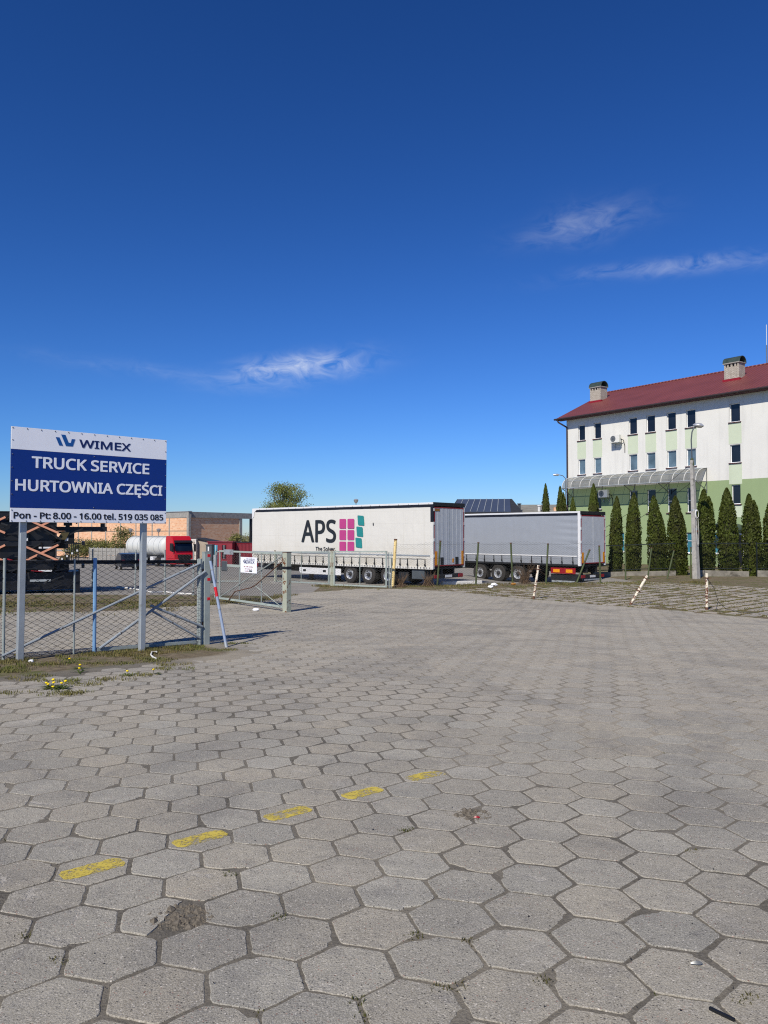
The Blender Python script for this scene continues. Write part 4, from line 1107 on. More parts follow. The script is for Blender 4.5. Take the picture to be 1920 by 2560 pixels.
# ------------------------------------------------------------------ curtain-sided trailers
def trailer(name, label, origin, rz, Lt, H, fl, wr, axles, curtain, kind):
    """local x: to the rear (0 at the rear), y: away from the seen side, z: up from the yard"""
    t = thing(name, label, 'trailer', origin, rz); Wd = 2.55
    ct = fl; top = H
    # tarpaulin
    rnd = random.Random(5); nx, nz = 110, 26; vs = []
    z0, z1 = fl - .02, top - .20
    for j in range(nz + 1):
        for i in range(nx + 1):
            x = -Lt + .05 + (Lt - .22) * i / nx; z = z0 + (z1 - z0) * j / nz
            y = .012 * mnoise.noise(Vector((x * .9, z * .5, 0))) + .006 * mnoise.noise(Vector((x * 3, z * 1.5, 4)))
            if kind == 'white':
                dd = (x + 2.9) * .62 - (z - 1.9); y += .02 * math.exp(-(dd * 5) ** 2) * math.sin(x * 17) * (1 if -3.8 < x < -.9 else 0)
            else:
                e = sstep(-2.2, -.4, x); y += .016 * e * math.sin(z * 17 + x * 1.2) * sstep(1.6, 2.2, z)
                y += 0.0
            y += .03 * sstep(z0 + .35, z0, z)
            vs.append((x, y, z))
    fs = [(j * (nx + 1) + i, j * (nx + 1) + i + 1, (j + 1) * (nx + 1) + i + 1, (j + 1) * (nx + 1) + i) for j in range(nz) for i in range(nx)]
    m = MB(); m.v = vs; m.f = fs; c = m.build('tarpaulin', curtain, t, True, fix=False)
    MB().b(-Lt + .06, -.2, .06, Wd - .06, fl - .05, top - .1).build('load_body', 'chassis', t)
    MB().b(-Lt + .05, -.17, Wd - .02, Wd + .01, fl, top - .2).build('far_tarpaulin', curtain, t)
    MB().b(-Lt - .02, -Lt + .05, -.01, Wd + .01, fl - .05, top - .02).build('front_wall', 'white_dirty', t, bev=.02)
    # roof rail
    MB().b(-Lt, 0, -.02, .10, top - .10, top).b(-Lt, 0, Wd - .1, Wd + .02, top - .1, top).build('roof_rail', 'white', t, bev=.012)
    MB().b(-Lt + .3, -.02, -.012, .06, top - .22, top - .102).build('black_rail', 'black_rail', t)
    MB().b(-Lt, -.02, .1, Wd - .1, top - .08, top - .03).build('roof_sheet', 'white_dirty', t)
    if kind == 'white':
        m = MB(); m.prism([(-Lt - .02, top - .62), (-Lt + .14, top - .5), (-Lt + .2, top - .22), (-Lt + .42, top - .08), (-Lt - .02, top - .01)], -.022, -.003); m.build('corner_cap', 'white', t)
        tk = MB().b(-.008, .008, -.025, -.02, -.10, -.04).mesh('rail_clip'); tk.materials.append(M['chassis'])
        for k in range(21): inst(tk, 'rail_clip', t, (-Lt + .7 + k * .64, 0, top))
    # rear frame and doors
    fw = 'white_dirty' if kind == 'white' else 'white'
    MB().b(-.16, 0, -.02, .1, fl - .1, top - (.95 if kind == 'white' else .1)).build('corner_post', fw, t, bev=.006)
    if kind == 'white': MB().b(-.16, 0, -.02, .1, top - .95, top - .1).build('corner_post', 'black_rail', t, bev=.006)
    MB().b(-.16, 0, Wd - .1, Wd + .02, fl - .1, top - .1).build('corner_post', fw, t, bev=.006)
    MB().b(-.1, .012, .0, Wd, top - .17, top + .01).build('rear_header', 'chassis', t, bev=.005)
    dz0, dz1 = fl + .02, top - .22
    for k, (y0, y1) in enumerate(((.09, Wd / 2 - .005), (Wd / 2 + .005, Wd - .09))):
        d = MB().b(-.04, .0, y0, y1, dz0, dz1).build('rear_door', 'door_grey', t, bev=.004)
        if kind == 'white':
            for q in range(3):
                yy = y0 + (y1 - y0) * (.22 + .28 * q); MB().b(.0005, .006, yy, yy + .09, dz0 + .06, dz1 - .06).build('door_rib', 'door_grey', d)
        e = y0 if k == 0 else y1
        for hz in (.15, .42, .7, .93):
            zz = dz0 + (dz1 - dz0) * hz; MB().b(-.02, .02, e - .06 if k == 0 else e, e if k == 0 else e + .06, zz, zz + .14).build('hinge', 'white', d)
    m = MB(); q = .05
    m.b(.002, .007, .09, Wd - .09, dz1 - q, dz1).b(.002, .007, .09, Wd - .09, dz0, dz0 + q).b(.002, .007, .09, .09 + q, dz0 + q, dz1 - q).b(.002, .007, Wd - .09 - q, Wd - .09, dz0 + q, dz1 - q)
    m.build('red_outline_tape', 'red_dark', t)
    MB().b(.001, .006, Wd / 2 - .012, Wd / 2 + .012, dz0, dz1).build('door_seal', 'white' if kind != 'white' else 'galv', t)
    for y in (.14, Wd - .3): MB().b(.008, .013, y, y + .16, dz0 + .05, dz0 + .72 if kind == 'white' else dz0 + .62).build('warning_plate', 'orange', t)
    if kind == 'white':
        MB().b(.008, .012, .15, .5, dz1 - .2, dz1 - .07).build('maker_plate', 'label_plate', t)
        for y in (.55, 1.75): MB().b(.007, .012, y, y + .25, dz0 + .06, dz0 + .42).build('door_pocket', 'chassis', t)
        MB().b(.007, .013, 1.5, 1.62, dz0 + .15, dz0 + .35).build('sticker', 'orange', t)
    # lower rail, straps
    MB().b(-Lt + .05, -.02, -.015, .08, fl - .13, fl - .02).build('side_rail', 'white_dirty' if kind == 'white' else 'chassis', t)
    st = MB().b(-.022, .022, -.03, -.022, .02, .36).b(-.04, .04, -.045, -.02, .03, .12).b(-.012, .012, -.04, -.02, -.12, .03).mesh('strap_buckle'); st.materials.append(M['black'])
    n = 24 if kind == 'white' else 19
    for k in range(n): inst(st, 'strap_buckle', t, (-Lt + .55 + (Lt - 1.0) * k / (n - 1) + rnd.uniform(-.06, .06), 0, fl + (.0 if kind == 'white' else .02)))
    if kind == 'white':
        hk = MB().b(-.015, .015, -.03, -.014, -.1, -.03).mesh('rail_hook'); hk.materials.append(M['black'])
        for k in range(72): inst(hk, 'rail_hook', t, (-Lt + .3 + k * (Lt - .5) / 71, 0, fl))
        MB().tube([(-Lt + .2 + k * .2, -.035, fl + .37 + .012 * math.sin(k * 1.9)) for k in range(int((Lt - .4) / .2))], .008, 4).build('customs_cable', 'black', t)
        MB().b(-Lt + .05, -.2, -.022, -.012, fl + .50, fl + .56).build('reflective_strip', 'galv', t)
    else:
        MB().b(-Lt + .05, -.2, -.028, -.018, fl + .40, fl + .46).build('reflective_strip', 'white', t)
    # chassis
    for y in (.75, 1.7): MB().b(-Lt + .1, -.1, y, y + .12, fl - .55 if kind == 'white' else fl - .5, fl - .13).build('chassis_beam', 'chassis', t)
    MB().b(-Lt + .1, -.1, .1, Wd - .1, fl - .14, fl - .06).build('floor_frame', 'chassis', t)
    wm = wheel_meshes(wr, .38)
    for x in axles:
        add_wheel(t, wm, x, .06, wr); add_wheel(t, wm, x, Wd - .06, wr, True)
        MB().cyl((x, .3, wr), (x, Wd - .3, wr), .07, n=8).build('axle', 'chassis', t, True)
        m = MB(); pr = []
        for k in range(9):
            a = R(20 + 140 * k / 8); pr.append((math.cos(a) * (wr + .09), math.sin(a) * (wr + .07)))
        m.loft([[(x + px, .05, wr + pz), (x + px, .44, wr + pz), (x + px * 1.04, .44, wr + pz * 1.05), (x + px * 1.04, .05, wr + pz * 1.05)] for px, pz in pr]); m.build('mudguard', 'chassis', t, True)
        MB().b(x + wr + .02, x + wr + .05, .1, .42, .25, wr + .1).build('mud_flap', 'rubber', t)
    # rear underrun bumper and lights
    MB().b(-.3, -.05, .1, Wd - .1, .42, .62).build('rear_bumper', 'chassis', t, bev=.02)
    for y in (.12, Wd - .5): 
        l = MB().b(-.05, -.02, y, y + .38, .44, .60).build('tail_lamp', 'red_dark', t, bev=.01)
    for y in (.7, 1.75): MB().bar((-.35, y, .6), (-.6, y, fl - .2), .1).build('bumper_bracket', 'chassis', t)
    MB().b(-.02, -.012, .95, 1.5, .46, .58).build('number_plate', 'white', t)
    if kind == 'white':
        MB().prism([(-6.25, .36), (-9.4, .36), (-9.55, .48), (-9.55, .72), (-6.25, .72)], -.02, .04).build('side_skirt', 'white', t, bev=.02)
        for x in (-9.1, -7.5): MB().b(x - .12, x + .12, -.025, -.018, .5, .62).build('skirt_recess', 'chassis', t)
        for x in (-9.2, -7.0):
            MB().b(x - .09, x + .09, .5, .68, .05, fl - .1).b(x - .15, x + .15, .42, .76, .0, .06).build('landing_leg', 'chassis', t)
        MB().b(-1.42, -.62, .08, .6, .36, .84).build('tool_box', 'cabinet', t, bev=.03)
        MB().b(-2.35, -1.7, .15, .7, .25, .7).build('side_box', 'chassis', t, bev=.03)
        MB().prism([(-10.6, fl - .15), (-11.9, fl - .15), (-11.5, .55), (-10.9, .55)], .4, 2.2).build('pallet_box', 'chassis', t)
    else:
        MB().b(-1.95, -.35, .02, .05, .66, .98).build('underrun_board', 'red_dark', t)
        for x in (-1.78, -.95): MB().b(x, x + .42, .0, .018, .72, .9).build('orange_plate', 'orange', t)
        MB().b(-2.0, -.3, .1, .6, .25, .62).build('pallet_box', 'chassis', t)
        MB().b(-1.9, -.4, .03, .08, .18, .27).build('lower_bar', 'galv', t)
        MB().b(-.02, -.01, .4, Wd - .4, .3, .38).build('lower_plate', 'galv', t)
    return t, c
aps, aps_c = trailer('curtain_trailer', 'white curtain-sided trailer with black lettering and coloured squares', (2.354, 36.8, -.95), math.atan2(-.669, .743), 13.75, 4.09, 1.0, .47, (-5.65, -4.32, -2.99), 'curtain_white', 'white')
def aps_print():
    t = aps; b = .95; y = -.030
    put('lettering', text_mesh('APS', -9.33, -6.64, 1.20 + b, 1.16, y, .03, .006), M['print_black'], t)
    put('lettering', text_mesh('The Solver.', -8.2, -6.63, .715 + b, .20, y, .02, .006), M['print_black'], t)
    for x0, x1 in ((-6.34, -5.85), (-5.74, -5.25)):
        for z0, z1 in ((1.91, 2.42), (1.31, 1.83), (.72, 1.22)):
            MB().prism(rrect(x0, x1, z0 + b, z1 + b, .05), y, y + .006).build('magenta_square', 'magenta', t)
    for cx, cz in ((-4.765, 2.325), (-4.845, 1.745), (-4.915, 1.165)):
        ca, sa = math.cos(R(-5)), math.sin(R(-5))
        pts = [(cx + px * ca - pz * sa * -1, cz + b + pz * ca + px * sa) for px, pz in rrect(-.225, .225, -.255, .255, .05)]
        MB().prism(pts, y, y + .006).build('teal_square', 'teal', t)
    MB().prism(rrect(-3.92, -3.86, 2.05 + b, 2.2 + b, .028), y, y + .004).build('small_mark', 'print_black', t)
aps_print()
grey, _ = trailer('curtain_trailer', 'plain grey curtain-sided trailer with white roof rail', (10.72, 42.0, -1.24), math.atan2(-.73, .68), 13.6, 4.11, 1.21, .53, (-7.18, -5.76, -4.30), 'curtain_grey', 'grey')

# ------------------------------------------------------------------ office building
BO = Vector((17.19, 72.16)); BT = Vector((.595, -.803)).normalized(); BZ = -1.05
def office():
    rz = math.atan2(BT.y, BT.x); t = thing('office_building', 'white and green office block with red metal roof', 'building', (BO.x, BO.y, BZ), rz)
    def Z(z): return z - BZ
    L, D = 34.0, 13.0; split = 5.80; eave = 12.55
    cols = [(1.36, 2.15), (3.14, 3.94), (6.87, 7.70), (8.63, 9.47), (10.58, 11.42), (12.34, 13.17), (16.04, 16.87)]
    wins = []
    for a, b in cols:
        wins.append((a, b, 10.24, 11.68)); wins.append((a, b, 7.10, 8.50))
    wins += [(3.2, 3.9, 3.85, 5.36), (cols[2][0], cols[2][1], 3.9, 5.37), (cols[3][0], cols[3][1], 3.37, 5.38), (cols[4][0], cols[4][1], 3.37, 5.38), (cols[5][0], cols[5][1], 3.37, 5.38), (16.12, 16.83, 3.91, 5.41)]
    gf = [(12.2, 12.75, .1, 1.75), (14.35, 15.05, .1, 1.75), (8.7, 9.5, .1, 1.75), (5.5, 6.3, .1, 1.75)]
    allw = [(a, b, z0, z1, 'glass_light' if 7 < z0 < 8 and a < 15 else 'glass') for a, b, z0, z1 in wins] + [(a, b, z0, z1, 'glass_teal') for a, b, z0, z1 in gf]
    # facade with real openings: grid cells minus the windows
    def facade(x0, x1, z0, z1, mat, nm):
        ww = [w for w in allw if w[0] < x1 and w[1] > x0 and w[2] < z1 and w[3] > z0]
        xs = sorted({x0, x1} | {min(max(v, x0), x1) for w in ww for v in w[:2]}); zs = sorted({z0, z1} | {min(max(v, z0), z1) for w in ww for v in w[2:4]})
        m = MB()
        for a, b in zip(xs, xs[1:]):
            for c, d in zip(zs, zs[1:]):
                mx, mz = (a + b) / 2, (c + d) / 2
                if any(w[0] < mx < w[1] and w[2] < mz < w[3] for w in ww): continue
                m.add([(a, 0, Z(c)), (b, 0, Z(c)), (b, 0, Z(d)), (a, 0, Z(d))], [(0, 1, 2, 3)])
        for w in ww:                                       # reveals
            a, b, c, d = max(w[0], x0), min(w[1], x1), max(w[2], z0), min(w[3], z1); r = .2
            m.add([(a, 0, Z(c)), (a, r, Z(c)), (a, r, Z(d)), (a, 0, Z(d))], [(0, 1, 2, 3)]); m.add([(b, 0, Z(c)), (b, r, Z(c)), (b, r, Z(d)), (b, 0, Z(d))], [(3, 2, 1, 0)])
            if abs(d - w[3]) < .01: m.add([(a, 0, Z(d)), (b, 0, Z(d)), (b, r, Z(d)), (a, r, Z(d))], [(3, 2, 1, 0)])
            if abs(c - w[2]) < .01: m.add([(a, 0, Z(c)), (b, 0, Z(c)), (b, r, Z(c)), (a, r, Z(c))], [(0, 1, 2, 3)])
        return m.build(nm, mat, t, fix=False)
    facade(0, L, split, eave, 'wall_white', 'upper_wall'); facade(0, L, -1.5, split, 'wall_green', 'lower_wall')
    MB().b(-.0, .02, .01, D, Z(split), Z(eave)).b(0, L, D - .02, D, Z(split), Z(eave)).b(L - .02, L, .01, D - .02, Z(split), Z(eave)).build('side_wall', 'wall_white', t)
    MB().b(-.0, .02, .01, D, Z(-1.5), Z(split)).b(0, L, D - .02, D, Z(-1.5), Z(split)).b(L - .02, L, .01, D - .02, Z(-1.5), Z(split)).build('side_wall', 'wall_green', t)
    MB().prism([(0.02, Z(eave)), (D - .02, Z(eave)), (D / 2, Z(15.55))], .01, .03, 'yz').build('gable', 'wall_white', t)
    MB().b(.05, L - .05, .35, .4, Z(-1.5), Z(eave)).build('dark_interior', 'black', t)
    for a, b in cols: MB().b(a - .1, b + .1, -.012, .005, Z(8.56), Z(10.16)).build('pale_panel', 'wall_pale', t)
    a, b = cols[6]; MB().b(a - .1, b + .1, -.012, .005, Z(5.45), Z(7.0)).build('pale_panel', 'wall_pale', t); MB().b(a - .1, b + .1, -.012, .005, Z(2.9), Z(3.8)).build('pale_panel', 'wall_pale', t)
    for (a, b, z0, z1, gl) in allw:
        fw = .055; y0, y1 = .12, .18
        m = MB().b(a + .002, a + fw, y0, y1, Z(z0) + .002, Z(z1) - .002).b(b - fw, b - .002, y0, y1, Z(z0) + .002, Z(z1) - .002).b(a + fw, b - fw, y0, y1, Z(z0) + .002, Z(z0) + fw).b(a + fw, b - fw, y0, y1, Z(z1) - fw, Z(z1) - .002)
        if z1 - z0 > 1.6: m.b(a + fw, b - fw, y0, y1, Z(z0) + .95, Z(z0) + .99)
        f = m.build('window', 'pvc', t)
        MB().b(a + fw - .005, b - fw + .005, .145, .152, Z(z0) + fw - .005, Z(z1) - fw + .005).build('pane', gl, f)
        MB().b(a - .09, b + .09, -.09, .11, Z(z0) - .075, Z(z0) - .004).build('sill', 'soffit' if z0 > 3 else 'white', f)
        MB().b(a - .0, b + .0, .02, .119, Z(z0) - .003, Z(z0) + .02).build('inner_sill', 'pvc', f)
    # roof
    ov = .75; k = .448; zr = Z(12.45 + (6.5 + ov) * k); ze = Z(12.45); m = MB()
    m.add([(-.7, -ov, ze), (L, -ov, ze), (L, 6.5, zr), (-.7, 6.5, zr), (L, D + ov, ze), (-.7, D + ov, ze)], [(0, 1, 2, 3), (3, 2, 4, 5)])
    m.add([(-.7, -ov, ze - .12), (L, -ov, ze - .12), (L, 6.5, zr - .12), (-.7, 6.5, zr - .12), (L, D + ov, ze - .12), (-.7, D + ov, ze - .12)], [(3, 2, 1, 0), (5, 4, 2, 3)])
    m.add([(-.7, -ov, ze), (-.7, 6.5, zr), (-.7, 6.5, zr - .12), (-.7, -ov, ze - .12), (-.7, D + ov, ze), (-.7, D + ov, ze - .12), (L, -ov, ze), (L, -ov, ze - .12)], [(0, 1, 2, 3), (1, 4, 5, 2), (6, 0, 3, 7)])
    rf = m.build('roof', 'roof', t)
    MB().cyl((-.72, 6.5, zr + .02), (L, 6.5, zr + .02), .09, n=8).build('ridge_cap', 'roof', rf, True)
    MB().b(-.68, L, -ov + .02, .0, ze - .16, ze - .125).build('soffit', 'soffit', t)
    MB().cyl((-.8, -ov - .06, ze - .06), (L, -ov - .06, ze - .06), .085, n=10).build('gutter', 'gutter', t, True)
    m = MB(); m.tube([(-.45, -ov - .05, ze - .1), (-.35, -ov, ze - .35), (.08, -.1, ze - .8), (.12, -.1, ze - 1.1), (.12, -.1, Z(-1.2))], .075, 8); m.build('downpipe', 'gutter', t, True)
    # chimneys
    for (x0, x1, y0, y1) in ((.05, 1.3, 3.4, 4.4), (14.0, 15.25, 2.9, 3.85)):
        zb = Z(12.79 + .448 * y0) - .15; zt = zb + 1.62
        ch = MB().b(x0, x1, y0, y1, zb, zt - .35).build('chimney', 'brick_cream', rf)
    return t, rf
OFF, OFF_ROOF = office()
def chimneys():
    # stacks are their own parts of the roof; vents and cowls are parts of the building
    t = OFF
    for (x0, x1, y0, y1) in ((.05, 1.3, 3.4, 4.4), (14.0, 15.25, 2.9, 3.85)):
        zb = 12.79 - BZ + .448 * y0 - .15; zt = zb + 1.27; w = (x1 - x0)
        MB().b(x0 - .1, x1 + .1, y0 - .1, y1 + .1, zb - .3, zb + .28).build('chimney_flashing', 'red_dark', OFF_ROOF)
        m = MB()
        for k in range(5): m.b(x0 + k * w / 4 - (.0 if k < 4 else .14) - (.07 if 0 < k < 4 else 0), x0 + k * w / 4 + (.14 if k == 0 else .07 if k < 4 else 0), y0, y1, zt, zt + .26)
        m.build('vent_pier', 'brick_cream', OFF_ROOF)
        MB().b(x0 + .12, x1 - .12, y0 + .1, y1 - .1, zt, zt + .25).build('vent_opening', 'black', OFF_ROOF)
        MB().b(x0 - .08, x1 + .08, y0 - .08, y1 + .08, zt + .26, zt + .34).build('chimney_cap', 'concrete', OFF_ROOF)
        m = MB(); cy = (y0 + y1) / 2; r = (y1 - y0) / 2 + .06
        for rr0, rr1 in ((r, r - .05),):
            ring = []
            for k in range(13):
                a = math.pi * k / 12; ring.append((math.cos(a), math.sin(a)))
            rows = [[(x0 - .1, cy + c * r, zt + .34 + s * r * .95), (x1 + .1, cy + c * r, zt + .34 + s * r * .95), (x1 + .1, cy + c * rr1, zt + .34 + s * rr1 * .95), (x0 - .1, cy + c * rr1, zt + .34 + s * rr1 * .95)] for c, s in ring]
            m.loft(rows)
        m.build('chimney_cowl', 'cap_green', OFF_ROOF, True)
chimneys()
def canopy():
    rz = math.atan2(BT.y, BT.x); o = thing('entrance_canopy', 'long arched translucent canopy over the office ground floor', 'canopy', (BO.x, BO.y, BZ), rz)
    x0, x1 = .75, 14.1; zt, zb, D = 6.85 - BZ, 5.80 - BZ, 1.55; n = 14
    prof = [(-.03 - D * math.sin(R(90 * k / 8)), zb + (zt - zb) * math.cos(R(90 * k / 8))) for k in range(9)]
    prof = [(-.03 - D * (1 - math.cos(R(90 * k / 8))) ** .6 if False else -.03 - D * math.sin(R(90 * k / 8)), zb + (zt - zb) * math.cos(R(90 * k / 8)) ** .85) for k in range(9)]
    for i in range(n - 1):
        a = x0 + (x1 - x0) * i / (n - 1) + .03; b = x0 + (x1 - x0) * (i + 1) / (n - 1) - .03; m = MB()
        m.loft([[(a, y, z), (b, y, z), (b, y + .012, z - .012), (a, y + .012, z - .012)] for y, z in prof]); m.build('canopy_pane', 'polycarb', o)
    for i in range(n):
        a = x0 + (x1 - x0) * i / (n - 1); m = MB(); m.tube([(a, y - .01, z + .015) for y, z in prof], .028, 6); m.build('rib', 'white_dirty', o, True)
    for q, r in ((0, .03), (5, .03), (8, .04)):
        y, z = prof[q]; MB().cyl((x0 - .03, y, z + .02), (x1 + .03, y, z + .02), r, n=8).build('rail', 'galv', o, True)
    for a in (x0, x0 + 3.3, x0 + 6.7, x0 + 10, x1):
        MB().bar((a, -.05, zb - .75), (a, -D, zb - .03), .05).b(a - .025, a + .025, -.06, -.01, zb - .9, zt).bar((a, -.05, zb - .03), (a, -D, zb - .03), .05).build('bracket', 'lamp', o)
canopy()
def ac_unit(x, z, label):
    rz = math.atan2(BT.y, BT.x); p = Vector((BO.x, BO.y, 0)) + Vector((BT.x, BT.y, 0)) * x
    o = thing('air_conditioner', label, 'air conditioner', (p.x, p.y, z), rz)
    MB().b(0, .95, -.62, -.28, 0, .68).build('casing', 'ac', o, bev=.02)
    MB().lathe([(-.63, .27), (-.635, .25), (-.625, .24), (-.622, .001)], 20, 'y', (.33, 0, .34)).build('fan_grille', 'lamp', o, True)
    MB().lathe([(-.64, .05), (-.636, .07), (-.63, .07)], 12, 'y', (.33, 0, .34), True).build('fan_hub', 'cabinet', o, True)
    for q in (.15, .8): MB().bar((q, -.62, -.03), (q, 0, -.03), .04).bar((q, -.02, -.03), (q, -.02, -.45), .04).bar((q, -.5, -.05), (q, -.03, -.42), .03).build('bracket', 'galv', o)
    MB().tube([(.95, -.4, .3), (1.1, -.2, .2), (1.12, -.03, -.3), (1.12, -.03, -.9)], .03, 6).build('hose', 'black', o, True)
ac_unit(5.35, 9.62, 'upper air conditioner on the white office wall'); ac_unit(4.05, 4.86, 'lower air conditioner on the green wall under the canopy')
def mast():
    p = Vector((BO.x, BO.y, 0)) + Vector((BT.x, BT.y, 0)) * 15.7 + Vector((.803, .595, 0)) * 6.5
    o = thing('antenna_mast', 'thin antenna mast on the red roof ridge at the right edge', 'antenna', (p.x, p.y, 15.7))
    MB().cyl((0, 0, 0), (0, 0, 1.6), .05, n=8).build('base_pipe', 'lamp', o, True); MB().cyl((0, 0, 1.6), (0, 0, 3.3), .025, n=6).build('rod', 'white', o, True)
mast()
def porch():
    rz = math.atan2(BT.y, BT.x); p = Vector((BO.x, BO.y, 0)) + Vector((BT.x, BT.y, 0)) * 14.9
    o = thing('door_canopy', 'small arched green canopy over the office door behind the thujas', 'canopy', (p.x, p.y, BZ), rz)
    m = MB(); ring = [(math.cos(math.pi * k / 10) * 1.15, math.sin(math.pi * k / 10) * .5) for k in range(11)]
    m.loft([[(1.2 + c, -1.6, 3.0 + s), (1.2 + c, -.02, 3.0 + s), (1.2 + c * .95, -.02, 2.95 + s * .95), (1.2 + c * .95, -1.6, 2.95 + s * .95)] for c, s in ring]); m.build('arched_roof', 'cap_green', o, True)
    MB().b(.15, 2.25, -.06, .0, 0, 2.75).build('door_frame', 'white', o); MB().b(.3, 2.1, -.08, -.06, .05, 2.6).build('door_glass', 'glass', o)
    for x in (.1, 2.3): MB().cyl((x, -1.55, 0), (x, -1.55, 3.0), .05, n=8).build('column', 'cabinet', o, True)
porch()

# ------------------------------------------------------------------ thuja row
def thuja_mesh(seed, h, r, peaks):
    rnd = random.Random(seed); sp = MB(); core = MB()
    def prof(f): return (1 - f ** 3.6) ** .78 * (.88 + .12 * math.sin(min(1, f * 5) * math.pi / 2)) if f < 1 else 0
    for (ox, oy, hh, rr) in peaks:
        core.lathe([(hh * f, max(.01, rr * .78 * prof(f))) for f in (0, .05, .15, .3, .45, .6, .75, .88, .97)], 12, 'z', (ox, oy, 0))  # opaque core closing the crown, its inner shade put into the colour
        n = int(4200 * (hh / 5) * (rr / .55))
        for k in range(n):
            f = 1 - (1 - rnd.random()) ** .62 if False else rnd.random() ** 1.08
            a = rnd.uniform(0, 6.283)
            lump = 1 + .20 * mnoise.noise(Vector((math.cos(a) * 2.2, math.sin(a) * 2.2, f * hh * 1.5 + seed))) + .16 * mnoise.noise(Vector((math.cos(a) * 5, math.sin(a) * 5, f * hh * 4 + seed)))
            R_ = rr * prof(f) * lump * rnd.uniform(.84, 1.04); z = f * hh
            c = Vector((ox + math.cos(a) * R_, oy + math.sin(a) * R_, z)); out = Vector((math.cos(a), math.sin(a), 0))
            up = (Vector((0, 0, 1)) + out * rnd.uniform(-.1, .75) + Vector((rnd.uniform(-.35, .35), rnd.uniform(-.35, .35), 0))).normalized()
            s = up.cross(out).normalized() * math.cos(rnd.uniform(-1.2, 1.2)) + out * rnd.uniform(-.8, .8); s.normalize()
            L = rnd.uniform(.07, .15); w = L * rnd.uniform(.34, .55)
            p0 = c - up * L * .4
            sp.add([p0, p0 + up * L * .55 + s * w, p0 + up * L + s * w * .25, p0 + up * L * 1.02 - s * w * .3, p0 + up * L * .5 - s * w], [(0, 1, 2, 3, 4)])
    return sp.mesh('crown'), core.mesh('crown_core')
def thuja_variant(seed, h, r, peaks):
    a, b = thuja_mesh(seed, h, r, peaks); a.materials.append(M['thuja']); b.materials.append(M['thuja_core']); return a, b
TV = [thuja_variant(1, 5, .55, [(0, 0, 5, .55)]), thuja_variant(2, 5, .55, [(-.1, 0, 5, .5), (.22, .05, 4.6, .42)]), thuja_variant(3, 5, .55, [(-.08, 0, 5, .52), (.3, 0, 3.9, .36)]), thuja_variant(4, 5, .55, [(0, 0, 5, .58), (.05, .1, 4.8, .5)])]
trunk_me = MB().cyl((0, 0, -.1), (0, 0, 1.2), .09, .06, 8).mesh('trunk'); trunk_me.materials.append(M['bark'])
TH_LIST = [(1537, 1242, 36, 45.9, 0, 'tall thuja standing right beside the grey trailer rear'), (1581, 1234, 39, 45.8, 3, 'second tall thuja from the grey trailer, below the lower air conditioner side'),
           (1644, 1239, 45, 45.6, 2, 'forked thuja, third from the grey trailer'), (1691, 1241, 47, 45.5, 2, 'forked thuja just left of the concrete lamp pole'), (1757, 1225, 52, 45.0, 1, 'broad twin-topped thuja just right of the concrete lamp pole'),
           (1820, 1221, 49, 44.8, 3, 'tallest thuja, below the right window column of the office'), (1880, 1236, 48, 44.5, 1, 'twin-tipped thuja, second from the right edge'), (1930, 1246, 48, 44.3, 0, 'thuja cut off by the right edge of the picture'),
           (1364, 1211, 26, 62, 0, 'leftmost thuja against the sky behind the grey trailer'), (1405, 1217, 30, 62, 1, 'thuja at the left corner of the office, behind the grey trailer'), (1437, 1244, 24, 61, 0, 'shortest thuja, low behind the grey trailer roof'), (1485, 1210, 30, 60, 3, 'tall thuja before the office canopy, behind the grey trailer roof')]
for k, (px, ty, wpx, Y, v, lb) in enumerate(TH_LIST):
    top = at(px, ty, Y); z = hgt(top.x, top.y); h = top.z - z; w = wpx * Y / F
    o = thing('thuja_tree', lb, 'tree', (top.x, top.y, z), k * 1.3 if v in (0, 3) else 0, 'thujas along the office fence'); o.scale = (w / 1.2, w / 1.2, h / 5); o.rotation_euler[0] = .025 * math.sin(k * 2.3); o.rotation_euler[1] = .03 * math.sin(k * 1.7 + 1)
    inst(TV[v][0], 'crown', o, (0, 0, 0)); inst(TV[v][1], 'crown_core', o, (0, 0, 0)); inst(trunk_me, 'trunk', o, (0, 0, 0))

# ------------------------------------------------------------------ dark fence on a concrete plinth
def plinth_fence(P, label, gates=()):
    o = thing('plinth_fence', label, 'fence')
    for a, b in zip(P, P[1:]):
        a3, b3 = V3(Vector(a), 0), V3(Vector(b), 0); d = b3 - a3; n = max(1, int(d.length / 2.5))
        for k in range(n):
            p, q = a3.lerp(b3, k / n), a3.lerp(b3, (k + 1) / n); e = (q - p).normalized() * .01
            MB().bar(p + e + Vector((0, 0, .08)), q - e + Vector((0, 0, .02)), .16, .55).build('plinth_block', 'plinth', o, bev=.012)
            MB().b(p.x - .03, p.x + .03, p.y - .03, p.y + .03, p.z, p.z + 1.95).build('post', 'wire_dark', o)
            MB().bar(p + Vector((0, 0, 1.88)), q + Vector((0, 0, 1.88)), .05).build('top_rail', 'wire_dark', o)
            MB().bar(p + Vector((0, 0, .45)), q + Vector((0, 0, .45)), .04).build('bottom_rail', 'wire_dark', o)
        chain_link(MB(), [a3 + Vector((0, 0, .4)), b3 + Vector((0, 0, .4))], 1.46, .055, .0048).build('wire_mesh', 'wire_dark', o, fix=False)
plinth_fence([(12.3, 45.3), (16.9, 44.6)], 'dark mesh fence on a concrete plinth left of the concrete lamp pole')
plinth_fence([(17.7, 44.0), (20.6, 43.5)], 'dark mesh fence on a concrete plinth right of the concrete lamp pole')
plinth_fence([(21.0, 43.4), (26.5, 42.4)], 'dark mesh fence on a concrete plinth at the right edge')

